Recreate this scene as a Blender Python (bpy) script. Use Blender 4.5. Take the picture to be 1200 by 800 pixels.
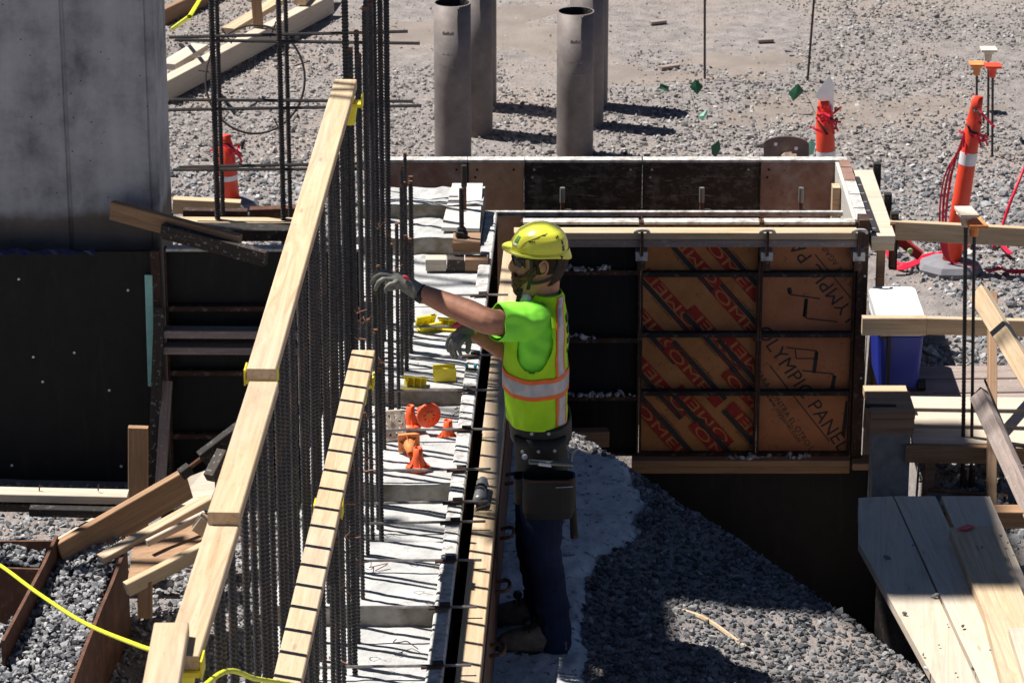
import bpy, bmesh, math, random
import numpy as np
from mathutils import Vector, Matrix, noise as mnoise

random.seed(7); rng = np.random.default_rng(11)
R = math.radians
scene = bpy.context.scene
for o in list(bpy.data.objects): bpy.data.objects.remove(o)

# ------------------------------------------------------------------ camera
CAM_H, FPX, PITCH = 5.86, 4000.0, R(19.7)
cd = bpy.data.cameras.new('camera'); cam = bpy.data.objects.new('camera', cd)
scene.collection.objects.link(cam); scene.camera = cam
cd.sensor_width = 36; cd.lens = FPX * 36 / 1200; cd.clip_start = .1; cd.clip_end = 1000
cd.dof.use_dof = True; cd.dof.focus_distance = 13.6; cd.dof.aperture_fstop = 13
cam.location = (0, 0, CAM_H); cam.rotation_euler = (math.pi / 2 - PITCH, 0, 0)

# ------------------------------------------------------------------ sky and sun
EL = R(63); SAZ = (-.928, .372)
world = bpy.data.worlds.new('World'); scene.world = world; world.use_nodes = True
wn = world.node_tree; bg = wn.nodes['Background']
sky = wn.nodes.new('ShaderNodeTexSky'); sky.sky_type = 'NISHITA'; sky.sun_disc = False
sky.sun_elevation = EL; sky.sun_rotation = math.atan2(SAZ[0], SAZ[1]); sky.air_density = .4; sky.dust_density = 0
wn.links.new(sky.outputs[0], bg.inputs[0]); bg.inputs[1].default_value = .05
sd = bpy.data.lights.new('sun', 'SUN'); sun = bpy.data.objects.new('sun', sd); scene.collection.objects.link(sun)
sd.energy = 5.0; sd.angle = R(.5); sd.color = (1, .955, .89)
SUNV = Vector((SAZ[0] * math.cos(EL), SAZ[1] * math.cos(EL), math.sin(EL)))
sun.rotation_euler = SUNV.to_track_quat('Z', 'Y').to_euler(); sun.location = (-6, 20, 20)
vs = scene.view_settings; vs.view_transform = 'Standard'; vs.look = 'None'; vs.gamma = 1; vs.exposure = 0.66; vs.use_curve_mapping = False

# ------------------------------------------------------------------ pixel -> place
def ray(px, py):
    a = (px - 600) / FPX; b = -(py - 400) / FPX
    return Vector((a, math.cos(PITCH) + b * math.sin(PITCH), -math.sin(PITCH) + b * math.cos(PITCH)))
def pz(px, py, z):
    d = ray(px, py); t = (z - CAM_H) / d.z; return Vector((0, 0, CAM_H)) + d * t
def pY(px, py, Y):
    d = ray(px, py); t = Y / d.y; return Vector((0, 0, CAM_H)) + d * t
WS = .0314
def W(u, Y, z): return Vector((u + WS * Y, Y, z))        # u = across the long wall

# ------------------------------------------------------------------ materials
MATS = {}
class N:
    def __init__(s, name):
        s.m = bpy.data.materials.new(name); s.m.use_nodes = True; s.t = s.m.node_tree; s.t.nodes.clear()
        s.out = s.t.nodes.new('ShaderNodeOutputMaterial'); s.p = s.t.nodes.new('ShaderNodeBsdfPrincipled')
        s.t.links.new(s.p.outputs[0], s.out.inputs[0]); MATS[name] = s.m
    def n(s, typ, **k):
        x = s.t.nodes.new('ShaderNode' + typ)
        for a, b in k.items(): setattr(x, a, b)
        return x
    def l(s, a, b): s.t.links.new(a, b)
    def obj(s): return s.n('TexCoord').outputs['Object']
    def attr(s, nm, out='Vector'): return s.n('Attribute', attribute_name=nm).outputs[out]
    def map(s, v, sc=(1, 1, 1), loc=(0, 0, 0)):
        m = s.n('Mapping'); s.l(v, m.inputs[0]); m.inputs['Scale'].default_value = sc; m.inputs['Location'].default_value = loc; return m.outputs[0]
    def noise(s, v, scale, det=4, rough=.55, dist=0):
        x = s.n('TexNoise'); s.l(v, x.inputs['Vector']); x.inputs['Scale'].default_value = scale; x.inputs['Detail'].default_value = det
        x.inputs['Roughness'].default_value = rough; x.inputs['Distortion'].default_value = dist; return x.outputs['Fac']
    def ramp(s, f, stops):
        r = s.n('ValToRGB'); s.l(f, r.inputs[0]); e = r.color_ramp.elements
        while len(e) < len(stops): e.new(.5)
        for i, (p, c) in enumerate(stops):
            e[i].position = p; e[i].color = (c, c, c, 1) if isinstance(c, (int, float)) else (*c, 1)
        return r.outputs[0]
    def mix(s, f, a, b, mode='MIX'):
        x = s.n('MixRGB', blend_type=mode)
        for i, q in enumerate((f, a, b)):
            if hasattr(q, 'links'): s.l(q, x.inputs[i])
            elif isinstance(q, (int, float)): x.inputs[i].default_value = q if i == 0 else (q, q, q, 1)
            else: x.inputs[i].default_value = (*q, 1)
        return x.outputs[0]
    def rnd(s): return s.n('ObjectInfo').outputs['Random']
    def math(s, op, a, b=0):
        x = s.n('Math', operation=op)
        for i, q in enumerate((a, b)):
            if hasattr(q, 'links'): s.l(q, x.inputs[i])
            else: x.inputs[i].default_value = q
        return x.outputs[0]
    def col(s, c):
        if hasattr(c, 'links'): s.l(c, s.p.inputs['Base Color'])
        else: s.p.inputs['Base Color'].default_value = (*c, 1)
    def bump(s, h, st=.3, d=.01):
        b = s.n('Bump'); s.l(h, b.inputs['Height']); b.inputs['Strength'].default_value = st; b.inputs['Distance'].default_value = d
        s.l(b.outputs[0], s.p.inputs['Normal'])
    def set(s, rough=.7, metal=0, spec=.5):
        s.p.inputs['Roughness'].default_value = rough; s.p.inputs['Metallic'].default_value = metal; s.p.inputs['Specular IOR Level'].default_value = spec

def wood(name, dark, mid, light, dirt=.3, dirtc=(.08, .07, .06), splat=0):
    n = N(name); g = n.attr('grain')
    gr = n.noise(n.map(g, (1.6, 34, 34)), 1.0, 5, .6, 1.4)
    c = n.ramp(gr, [(.3, dark), (.5, mid), (.72, light)])
    c = n.mix(n.math('MULTIPLY', n.rnd(), .35), c, dark)
    kn = n.n('TexVoronoi'); n.l(n.map(g, (2.2, 9, 9)), kn.inputs['Vector']); kn.inputs['Scale'].default_value = 1
    kf = n.ramp(kn.outputs['Distance'], [(.035, 1), (.085, 0)])
    c = n.mix(n.math('MULTIPLY', kf, .5), c, tuple(x * .35 for x in dark))
    wv = n.ramp(n.noise(n.map(g, (1.1, 5, 5)), 1, 4, .6), [(.42, 0), (.7, .38)]); c = n.mix(wv, c, tuple(.62 * sum(mid) / 3 + .25 * x for x in mid))
    df = n.ramp(n.noise(n.map(g, (2.5, 7, 7)), 1.3, 6, .7), [(.52, 0), (.75, dirt)])
    c = n.mix(df, c, dirtc)
    if splat:
        sf = n.ramp(n.noise(g, 60, 3, .6), [(.60, 0), (.66, splat)]); c = n.mix(sf, c, (.45, .44, .42))
    sc = n.ramp(n.noise(n.map(g, (30, 160, 160)), 1, 2), [(.62, 0), (.72, .35)]); c = n.mix(sc, c, dirtc)
    n.col(c); n.set(.75, 0, .3); n.bump(gr, .35, .003)
wood('wood_new', (.41, .28, .165), (.58, .435, .275), (.68, .545, .375), .35, (.22, .16, .10))
wood('wood_pale', (.46, .38, .29), (.59, .5, .395), (.67, .59, .485), .4, (.26, .22, .18))
wood('wood_tan', (.24, .13, .07), (.36, .21, .11), (.44, .28, .16), .3, (.08, .05, .03))
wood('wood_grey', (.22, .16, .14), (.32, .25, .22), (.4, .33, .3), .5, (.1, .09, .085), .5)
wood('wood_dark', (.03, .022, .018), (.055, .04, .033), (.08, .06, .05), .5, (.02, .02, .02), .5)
wood('wood_cement', (.42, .38, .33), (.6, .57, .52), (.72, .7, .66), .35, (.3, .27, .23), .6)

def rust(name, a, b, c3, splat=0, rough=.75, metal=.15, sc=9):
    n = N(name); v = n.obj(); f = n.noise(v, sc, 7, .68)
    c = n.ramp(f, [(.3, a), (.52, b), (.72, c3)])
    if splat:
        s2 = n.ramp(n.noise(v, 38, 4, .65), [(.58, 0), (.64, splat)]); c = n.mix(s2, c, (.42, .41, .4))
    n.col(c); n.set(rough, metal, .4); n.bump(f, .3, .004)
rust('steel_rust', (.025, .014, .010), (.06, .03, .02), (.11, .055, .03), .25)
rust('steel_brown', (.06, .026, .016), (.12, .052, .03), (.2, .095, .055), .12)
rust('steel_dark', (.012, .011, .011), (.026, .022, .02), (.05, .04, .034), .2)
rust('rebar_dark', (.03, .029, .032), (.055, .05, .05), (.12, .078, .055), 0, .5, .35, 6)
rust('rebar_rust', (.07, .035, .02), (.15, .07, .035), (.24, .12, .06), 0, .8, .1, 14)
rust('pipe_steel', (.14, .115, .105), (.215, .185, .172), (.29, .255, .24), 0, .6, .25, 5)
rust('tie_steel', (.12, .10, .09), (.26, .24, .23), (.4, .38, .37), 0, .5, .5, 20)
rust('cement_rail', (.16, .13, .11), (.5, .49, .47), (.68, .67, .65), 0, .85, 0, 24)

n = N('pier_concrete'); v = n.obj()
st = n.noise(n.map(v, (5, 5, .7)), 1.1, 6, .62); bl = n.noise(v, 3.2, 8, .68)
c = n.ramp(n.math('ADD', n.math('MULTIPLY', st, .35), n.math('MULTIPLY', bl, .65)), [(.34, (.15, .15, .16)), (.43, (.29, .29, .305)), (.53, (.42, .42, .435)), (.66, (.53, .525, .535))])
sp = n.n('SeparateXYZ'); n.l(v, sp.inputs[0])
wob = n.math('MULTIPLY', n.noise(v, 5, 5, .6), .13)
wm = n.ramp(n.math('MULTIPLY', n.math('SUBTRACT', sp.outputs[2], wob), .27), [(.335, 1), (.35, 0)])
c = n.mix(n.math('MULTIPLY', wm, .8), c, n.mix(n.noise(v, 9, 5), (.05, .035, .018), (.17, .11, .06)))
po = n.n('TexVoronoi'); n.l(v, po.inputs['Vector']); po.inputs['Scale'].default_value = 17
c = n.mix(n.ramp(po.outputs['Distance'], [(.05, .8), (.09, 0)]), c, (.04, .04, .04))
n.col(c); n.set(.85, 0, .3); n.bump(n.noise(v, 40, 5), .25, .004)

n = N('wall_concrete'); v = n.obj()
f1 = n.noise(v, 9, 7, .65); f2 = n.noise(v, 70, 4, .6)
c = n.ramp(f1, [(.3, (.34, .34, .335)), (.55, (.46, .46, .455)), (.75, (.54, .54, .535))])
c = n.mix(n.ramp(f2, [(.62, 0), (.7, .7)]), c, (.2, .19, .18))
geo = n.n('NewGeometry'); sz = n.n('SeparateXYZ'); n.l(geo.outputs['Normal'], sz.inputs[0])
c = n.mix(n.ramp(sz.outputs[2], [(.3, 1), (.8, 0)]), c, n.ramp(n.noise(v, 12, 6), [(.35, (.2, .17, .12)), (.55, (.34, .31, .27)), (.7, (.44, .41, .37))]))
n.col(c); n.set(.9, 0, .2); n.bump(n.math('ADD', f1, f2), .5, .006)

n = N('mud_concrete'); v = n.obj()
f1 = n.noise(v, 6, 7, .7); f2 = n.noise(v, 22, 5, .65)
c = n.ramp(f1, [(.3, (.38, .38, .38)), (.55, (.6, .6, .6)), (.75, (.7, .7, .7))])
c = n.mix(n.ramp(f2, [(.57, 0), (.64, .85)]), c, (.12, .12, .12))
n.col(c); n.set(.9, 0, .2); n.bump(n.math('ADD', f1, f2), .7, .015)

n = N('black_ply'); v = n.obj()
f = n.noise(v, 14, 8, .75); s1 = n.noise(n.map(v, (3, 3, 22)), 2.2, 5, .7, 1.5)
c = n.mix(n.ramp(f, [(.48, 0), (.68, .7)]), (.016, .015, .014), (.16, .155, .15))
c = n.mix(n.ramp(s1, [(.58, 0), (.68, .6)]), c, (.3, .3, .3))
n.col(c); n.set(.5, 0, .4)
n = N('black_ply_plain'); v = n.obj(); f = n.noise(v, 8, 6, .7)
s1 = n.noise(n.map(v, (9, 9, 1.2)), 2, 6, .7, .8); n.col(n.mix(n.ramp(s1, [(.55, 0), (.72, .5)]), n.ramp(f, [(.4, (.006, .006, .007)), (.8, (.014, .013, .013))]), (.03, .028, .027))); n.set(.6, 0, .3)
def ply(name, a, b, c3):
    n = N(name); v = n.obj(); f = n.noise(v, 5, 7, .65); g = n.noise(v, 42, 5, .7)
    c = n.ramp(f, [(.3, a), (.5, b), (.72, c3)]); c = n.mix(n.ramp(g, [(.6, 0), (.68, .6)]), c, tuple(x * .3 for x in a)); n.col(c); n.set(.6, 0, .35)
ply('ply_red', (.17, .075, .05), (.27, .16, .125), (.42, .36, .33))
ply('ply_brown', (.3, .18, .1), (.42, .27, .17), (.5, .38, .28))
ply('ply_orange', (.34, .135, .042), (.47, .2, .066), (.54, .255, .095))
ply('ply_orange_pink', (.37, .13, .052), (.47, .185, .078), (.53, .225, .103))
def plain(name, c, rough=.6, metal=0, spec=.5, var=.15, sc=12, trans=0):
    n = N(name); v = n.obj(); f = n.noise(v, sc, 5, .65)
    n.col(n.ramp(f, [(.3, tuple(x * (1 - var) for x in c)), (.7, tuple(min(1, x * (1 + var)) for x in c))])); n.set(rough, metal, spec)
    return n
plain('print_red', (.33, .024, .016), .6, 0, .3, .35, 30); plain('print_black', (.02, .02, .022), .6)
plain('orange_plastic', (.92, .13, .035), .45); plain('orange_faded', (.75, .27, .09), .6, 0, .3, .25); plain('yellow_plastic', (.85, .72, .04), .45)
plain('cap_cream', (.7, .58, .46), .7); plain('delineator_orange', (.9, .075, .03), .45); plain('tape_red', (.7, .015, .045), .4, 0, .5, .3)
plain('reflect_white', (.78, .78, .8), .35); plain('flag_green', (.012, .11, .05), .6); plain('flag_mint', (.25, .6, .45), .6)
plain('rubber_grey', (.2, .2, .22), .8); plain('cooler_blue', (.012, .03, .3), .45); plain('cooler_white', (.8, .8, .8), .4)
plain('level_red', (.35, .02, .02), .45); plain('level_vial', (.5, .7, .3), .2); plain('paint_red', (.6, .02, .02), .5)
plain('rope_yellow', (.72, .75, .03), .5); plain('stake_mint', (.3, .6, .52), .7); plain('tarp_blue', (.012, .015, .07), .5)
plain('tool_grey', (.22, .22, .21), .4, .4); plain('cyan_plastic', (.03, .4, .5), .5); plain('wire_dark', (.05, .04, .035), .6, .4); plain('wire_copper', (.3, .13, .07), .5, .4)
plain('steel_plate', (.14, .11, .1), .6, .3, .5, .3); plain('block_concrete', (.3, .29, .27), .9, 0, .2, .3)
plain('pipe_chalk', (.3, .26, .24), .8)
plain('nail_steel', (.06, .05, .05), .5, .6)
plain('skin', (.43, .2, .125), .55, 0, .4, .18, 30); plain('hair', (.035, .018, .01), .7, 0, .3, .4, 60); plain('beard', (.09, .045, .025), .8, 0, .2, .5, 70)
plain('hat_yellow', (.78, .77, .07), .32, 0, .5, .04); plain('glove_grey', (.19, .19, .165), .7, 0, .3, .3, 40); plain('glove_red', (.6, .06, .08), .7)
plain('glove_lime', (.4, .6, .03), .6); plain('shirt_lime', (.27, .88, .06), .7, 0, .3, .06); plain('vest_lime', (.42, .78, .015), .7, 0, .3, .06)
plain('tape_orange', (.92, .16, .02), .6); plain('tape_silver', (.42, .43, .47), .35, .2); plain('leather_black', (.009, .008, .008), .6, 0, .4, .4); plain('leather_brown', (.08, .03, .018), .6)
plain('lens_dark', (.01, .012, .012), .1); plain('strap_black', (.01, .01, .01), .6); plain('boot_brown', (.17, .125, .09), .75, 0, .3, .35, 25); plain('boot_sole', (.05, .045, .045), .85)
plain('white_cloth', (.75, .74, .72), .8); plain('sticker_dark', (.05, .03, .06), .5); plain('sticker_green', (.1, .3, .06), .5)
n = plain('flag_white', (.85, .85, .85), .6); tr = n.n('BsdfTranslucent'); tr.inputs[0].default_value = (.85, .85, .85, 1); mx = n.n('MixShader'); mx.inputs[0].default_value = .55
n.l(n.p.outputs[0], mx.inputs[1]); n.l(tr.outputs[0], mx.inputs[2]); n.l(mx.outputs[0], n.out.inputs[0])
n = N('jeans'); v = n.obj(); f = n.noise(v, 7, 6, .65)
n.col(n.ramp(f, [(.3, (.007, .01, .028)), (.7, (.018, .026, .065))])); n.set(.85, 0, .2); n.bump(n.noise(v, 160, 2), .3, .002)

n = N('gravel'); t = n.attr('tone', 'Fac'); v = n.obj()
c = n.ramp(t, [(0, (.06, .062, .07)), (.35, (.2, .203, .215)), (.7, (.37, .37, .378)), (.93, (.52, .515, .51)), (1, (.6, .56, .53))])
c = n.mix(n.ramp(n.noise(v, 60, 4), [(.45, 0), (.75, .45)]), c, (.08, .08, .085)); n.col(c); n.set(.85, 0, .3)
n = N('gravel_dark'); t = n.attr('tone', 'Fac'); v = n.obj()
c = n.ramp(t, [(0, (.035, .037, .043)), (.4, (.11, .113, .122)), (.75, (.22, .222, .23)), (1, (.42, .41, .4))])
c = n.mix(n.ramp(n.noise(v, 60, 4), [(.45, 0), (.75, .45)]), c, (.05, .05, .055)); n.col(c); n.set(.85, 0, .3)
n = N('gravel_warm'); t = n.attr('tone', 'Fac'); v = n.obj()
c = n.ramp(t, [(0, (.08, .075, .073)), (.35, (.22, .205, .2)), (.7, (.38, .36, .35)), (.93, (.5, .48, .47)), (1, (.56, .5, .46))])
c = n.mix(n.ramp(n.noise(v, 60, 4), [(.45, 0), (.75, .45)]), c, (.09, .085, .085)); n.col(c); n.set(.85, 0, .3)

n = N('ground_dirt'); v = n.obj()
f1 = n.noise(v, .8, 6, .6); f2 = n.noise(v, 9, 7, .7); f3 = n.noise(v, 55, 5, .7)
c = n.ramp(f2, [(.3, (.19, .168, .16)), (.5, (.3, .268, .255)), (.7, (.39, .352, .337))])
c = n.mix(n.ramp(f1, [(.5, 0), (.6, .7)]), c, (.36, .3, .265))
c = n.mix(n.ramp(f3, [(.55, 0), (.65, .6)]), c, (.09, .085, .085))
n.col(c); n.set(.9, 0, .3); n.bump(n.math('ADD', f2, f3), .8, .03)
n = N('wet_mud'); v = n.obj(); f = n.noise(v, 3, 5)
n.col(n.ramp(f, [(.3, (.2, .165, .14)), (.7, (.29, .24, .205))])); n.set(.45, 0, .5); n.bump(n.noise(v, 22, 6, .7), .5, .02)

# ------------------------------------------------------------------ mesh builder and scene tree
COL = scene.collection; WLOC = {}
class MB:
    def __init__(s): s.v = []; s.f = []; s.g = []; s.off = Vector((random.uniform(0, 40), random.uniform(0, 40), random.uniform(0, 40)))
    def add(s, vs_, fs, gs=None):
        b = len(s.v); s.v += [Vector(x) for x in vs_]; s.f += [tuple(b + i for i in q) for q in fs]
        s.g += [Vector(x) + s.off for x in (gs if gs else vs_)]; return s
    def beam(s, p0, p1, w, h, up=(0, 0, 1), ch=.003):
        p0 = Vector(p0); p1 = Vector(p1); d = (p1 - p0); L = d.length; d.normalize()
        up = Vector(up); side = d.cross(up)
        if side.length < 1e-4: up = Vector((0, 1, 0)); side = d.cross(up)
        side.normalize(); up = side.cross(d); a, b = w / 2, h / 2
        if ch: cs = [(-a + ch, -b), (a - ch, -b), (a, -b + ch), (a, b - ch), (a - ch, b), (-a + ch, b), (-a, b - ch), (-a, -b + ch)]
        else: cs = [(-a, -b), (a, -b), (a, b), (-a, b)]
        k = len(cs); V = []; G = []
        for p, l in ((p0, 0), (p1, L)):
            for x, y in cs: V.append(p + side * x + up * y); G.append((l, x, y))
        F = [(i, (i + 1) % k, k + (i + 1) % k, k + i) for i in range(k)] + [tuple(range(k))[::-1], tuple(range(k, 2 * k))]
        s.off = Vector((random.uniform(0, 40), random.uniform(0, 40), random.uniform(0, 40)))
        return s.add(V, F, G)
    def box(s, lo, hi):
        x0, y0, z0 = lo; x1, y1, z1 = hi
        V = [(x0, y0, z0), (x1, y0, z0), (x1, y1, z0), (x0, y1, z0), (x0, y0, z1), (x1, y0, z1), (x1, y1, z1), (x0, y1, z1)]
        return s.add(V, [(0, 3, 2, 1), (4, 5, 6, 7), (0, 1, 5, 4), (1, 2, 6, 5), (2, 3, 7, 6), (3, 0, 4, 7)])
    def tube(s, pts, r, n=8, caps=True):
        pts = [Vector(p) for p in pts]; rs = r if isinstance(r, (list, tuple)) else [r] * len(pts); V = []; F = []
        prev = None
        for i, p in enumerate(pts):
            d = (pts[min(i + 1, len(pts) - 1)] - pts[max(i - 1, 0)]).normalized()
            if prev is None:
                a = d.cross(Vector((0, 0, 1)))
                if a.length < .05: a = d.cross(Vector((0, 1, 0)))
            else: a = prev - d * prev.dot(d)
            a.normalize(); prev = a; b = d.cross(a)
            for k in range(n):
                t = 2 * math.pi * k / n; V.append(p + (a * math.cos(t) + b * math.sin(t)) * rs[i])
        for i in range(len(pts) - 1):
            for k in range(n): F.append((i * n + k, i * n + (k + 1) % n, (i + 1) * n + (k + 1) % n, (i + 1) * n + k))
        if caps: F += [tuple(range(n))[::-1], tuple(range((len(pts) - 1) * n, len(pts) * n))]
        return s.add(V, F)
    def rings(s, rl, caps=True):
        n = len(rl[0]); V = [p for r in rl for p in r]; F = []
        for i in range(len(rl) - 1):
            for k in range(n): F.append((i * n + k, i * n + (k + 1) % n, (i + 1) * n + (k + 1) % n, (i + 1) * n + k))
        if caps: F += [tuple(range(n))[::-1], tuple(range((len(rl) - 1) * n, len(rl) * n))]
        return s.add(V, F)
    def lathe(s, prof, c, n=20, axis=(0, 0, 1), caps=True):
        ax = Vector(axis).normalized(); a = ax.orthogonal().normalized(); b = ax.cross(a); c = Vector(c)
        return s.rings([[c + ax * z + (a * math.cos(2 * math.pi * k / n) + b * math.sin(2 * math.pi * k / n)) * r for k in range(n)] for r, z in prof], caps)
    def prism(s, poly, ext):
        ext = Vector(ext); n = len(poly); P = [Vector(p) for p in poly]
        return s.add(P + [p + ext for p in P], [tuple(range(n))[::-1], tuple(range(n, 2 * n))] + [(i, (i + 1) % n, n + (i + 1) % n, n + i) for i in range(n)])
    def ball(s, c, r, seg=10, ringn=6, rot=None):
        c = Vector(c); r = Vector((r, r, r)) if isinstance(r, (int, float)) else Vector(r); V = []
        rl = []
        for i in range(ringn + 1):
            ph = math.pi * (i / ringn); ph = min(max(ph, .08), math.pi - .08)
            ring = []
            for k in range(seg):
                t = 2 * math.pi * k / seg; q = Vector((math.sin(ph) * math.cos(t) * r.x, math.sin(ph) * math.sin(t) * r.y, -math.cos(ph) * r.z))
                if rot: q = rot @ q
                ring.append(c + q)
            rl.append(ring)
        return s.rings(rl)
    def build(s, name, mat, parent=None, origin=None, smooth=False):
        if origin is None:
            lo = Vector([min(v[i] for v in s.v) for i in range(3)]); hi = Vector([max(v[i] for v in s.v) for i in range(3)])
            origin = Vector(((lo.x + hi.x) / 2, (lo.y + hi.y) / 2, lo.z))
        origin = Vector(origin); me = bpy.data.meshes.new(name)
        me.from_pydata([v - origin for v in s.v], [], s.f); me.update()
        at = me.attributes.new('grain', 'FLOAT_VECTOR', 'POINT'); at.data.foreach_set('vector', [c for g in s.g for c in g])
        bm = bmesh.new(); bm.from_mesh(me); bmesh.ops.recalc_face_normals(bm, faces=bm.faces); bm.to_mesh(me); bm.free()
        me.materials.append(MATS[mat])
        if smooth: me.polygons.foreach_set('use_smooth', [True] * len(me.polygons))
        return link(bpy.data.objects.new(name, me), origin, parent)
def link(o, world_loc, parent=None):
    COL.objects.link(o); world_loc = Vector(world_loc)
    if parent: o.parent = parent; o.location = world_loc - WLOC[parent.name]
    else: o.location = world_loc
    WLOC[o.name] = world_loc; return o
def tag(o, label, cat, group=None):
    o['label'] = label; o['category'] = cat
    if group: o['group'] = group
    return o
def thing(name, label, cat, loc, group=None):
    o = bpy.data.objects.new(name, None); o.empty_display_size = .1; link(o, loc); return tag(o, label, cat, group)
def struct(o): o['kind'] = 'structure'; return o
def dup(o, loc, rot=None, parent=None):
    c = o.copy(); COL.objects.link(c); c.parent = parent
    if parent is None:
        c.location = loc; WLOC[c.name] = Vector(loc)
        if rot is not None: c.rotation_euler = rot
    for ch in list(o.children): dup(ch, None, None, c)
    return c
def board(p0, p1, w, h, mat, label, up=(0, 0, 1), name='timber_board', cat='board', parent=None, group=None):
    o = MB().beam(p0, p1, w, h, up).build(name, mat, parent)
    if parent is None: tag(o, label, cat, group)
    return o
def smooth_path(pts, k=6):
    P = [Vector(p) for p in pts]; out = []
    for i in range(len(P) - 1):
        a, b, c, d = P[max(i - 1, 0)], P[i], P[i + 1], P[min(i + 2, len(P) - 1)]
        for j in range(k):
            t = j / k; out.append(.5 * ((2 * b) + (c - a) * t + (2 * a - 5 * b + 4 * c - d) * t * t + (3 * b - a - 3 * c + d) * t ** 3))
    return out + [P[-1]]
def wiggle(v, a, f): return v + mnoise.noise_vector(v * f) * a
# lettering: flat print a hair above the sheet it is printed on
def text_print(name, txt, size, centre, right, upv, mat, parent, clip=None, spacing=1.0, bold=0.0):
    cu = bpy.data.curves.new('lettering', 'FONT'); cu.body = txt; cu.size = size; cu.align_x = 'CENTER'; cu.align_y = 'CENTER'; cu.space_character = spacing; cu.offset = bold
    to = bpy.data.objects.new('lettering_source', cu); COL.objects.link(to); dg = bpy.context.evaluated_depsgraph_get()
    me = bpy.data.meshes.new_from_object(to.evaluated_get(dg)); bpy.data.objects.remove(to)
    V = [Vector(centre) + Vector(right) * v.co.x + Vector(upv) * v.co.y for v in me.vertices]; F = [tuple(p.vertices) for p in me.polygons]
    bpy.data.meshes.remove(me); return flat(name, V, F, mat, parent, clip)
def flat(name, V, F, mat, parent, clip=None):
    if clip:
        bm = bmesh.new(); vv = [bm.verts.new(v) for v in V]
        for f in F:
            try: bm.faces.new([vv[i] for i in f])
            except ValueError: pass
        x0, x1, z0, z1 = clip
        for co, no in (((x0, 0, 0), (-1, 0, 0)), ((x1, 0, 0), (1, 0, 0)), ((0, 0, z0), (0, 0, -1)), ((0, 0, z1), (0, 0, 1))):
            bmesh.ops.bisect_plane(bm, geom=bm.verts[:] + bm.edges[:] + bm.faces[:], plane_co=co, plane_no=no, clear_outer=True)
        bm.verts.index_update(); V = [v.co.copy() for v in bm.verts]; F = [tuple(v.index for v in f.verts) for f in bm.faces]; bm.free()
    if not F: return None
    return MB().add(V, F).build(name, mat, parent)

# ================================================================== THE SETTING: ground, blinding slab, gravel
def sm(a, b, x): t = np.clip((x - a) / (b - a), 0, 1); return t * t * (3 - 2 * t)
CA = np.array((.48, 14.72)); CN = np.array((.868, .497))          # crest of the spoil heap: a point on it and the pit-side normal
def fbm(X, Y, s, seed=0):
    z = np.zeros_like(X, dtype=float)
    for k, (fx, fy, ph) in enumerate(((1, .3, 0), (-.6, .9, 1.7), (.4, 1.3, 4.1), (1.7, -.8, 2.2), (2.3, 1.9, .6), (-3.1, 2.2, 5.0))):
        z = z + np.sin((X * fx + Y * fy) * s + ph + seed * 1.3 + 1.3 * np.sin((X * fy - Y * fx) * s * .7 + seed)) / (1 + .5 * k)
    return z / 3.2
def gh(X, Y):
    X = np.asarray(X, float); Y = np.asarray(Y, float)
    base = -.25 + .035 * fbm(X, Y, .9) + .015 * fbm(X, Y, 3.1, 2)
    s = (X - CA[0]) * CN[0] + (Y - CA[1]) * CN[1]
    t = np.clip((14.72 - Y) / 2.1, -.3, 2)
    crest = .0 - .09 * t + .025 * fbm(X, Y, 5, 1)
    heap = np.where(s < 0, crest * sm(-.9, 0, s) + .02 * fbm(X, Y, 4, 3) * sm(-1.2, -.5, s), crest - .95 * s)
    heap = np.maximum(heap, -1.95)
    inpit = (X > -.5 + WS * Y) & (X < np.where(Y > 14.6, 1.93, 1.74)) & (Y < 17.72) & (Y > 5)
    strip = (X < 1.86) & (Y > 16.2) & (Y < 17.72) & (X > -1.5)
    h = np.where(inpit, heap, base); h = np.where(strip, -1.95, h)
    h = np.where((X > -1.3 + WS * Y) & (X <= -.5 + WS * Y) & (Y < 16.9), -1.0, h)
    return h
def axis_coords(a, b, st, far):
    mid = np.arange(a, b + 1e-6, st); g = []; x = st
    while x < far: x *= 1.6; g.append(x)
    return np.concatenate((a - np.cumsum(g)[::-1], mid, b + np.cumsum(g)))
xs = axis_coords(-5, 5, .06, 150); ys = axis_coords(8, 28, .06, 200)
XX, YY = np.meshgrid(xs, ys); ZZ = gh(XX, YY)
def grid_mesh(name, XX, YY, ZZ, mat, keep=None):
    ny, nx = XX.shape; idx = np.arange(nx * ny).reshape(ny, nx)
    q = np.stack((idx[:-1, :-1], idx[:-1, 1:], idx[1:, 1:], idx[1:, :-1]), -1).reshape(-1, 4)
    if keep is not None: q = q[keep.reshape(-1)]
    used = np.unique(q); rem = np.full(nx * ny, -1); rem[used] = np.arange(len(used))
    return np_mesh(name, np.stack((XX, YY, ZZ), -1).reshape(-1, 3)[used], rem[q], mat, True)
def np_mesh(name, V, F, mat, smooth=False, tone=None):
    me = bpy.data.meshes.new(name); k = F.shape[1]
    me.vertices.add(len(V)); me.vertices.foreach_set('co', V.astype(np.float32).ravel())
    me.loops.add(F.size); me.loops.foreach_set('vertex_index', F.astype(np.int32).ravel())
    me.polygons.add(len(F)); me.polygons.foreach_set('loop_start', np.arange(0, F.size, k, dtype=np.int32))
    me.update(calc_edges=True); me.polygons.foreach_set('use_smooth', np.full(len(F), smooth))
    if tone is not None: me.attributes.new('tone', 'FLOAT', 'POINT').data.foreach_set('value', tone.astype(np.float32))
    me.materials.append(MATS[mat]); me.validate(); o = bpy.data.objects.new(name, me); COL.objects.link(o); WLOC[o.name] = Vector((0, 0, 0)); return o
struct(grid_mesh('ground', XX, YY, ZZ, 'ground_dirt'))

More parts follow.
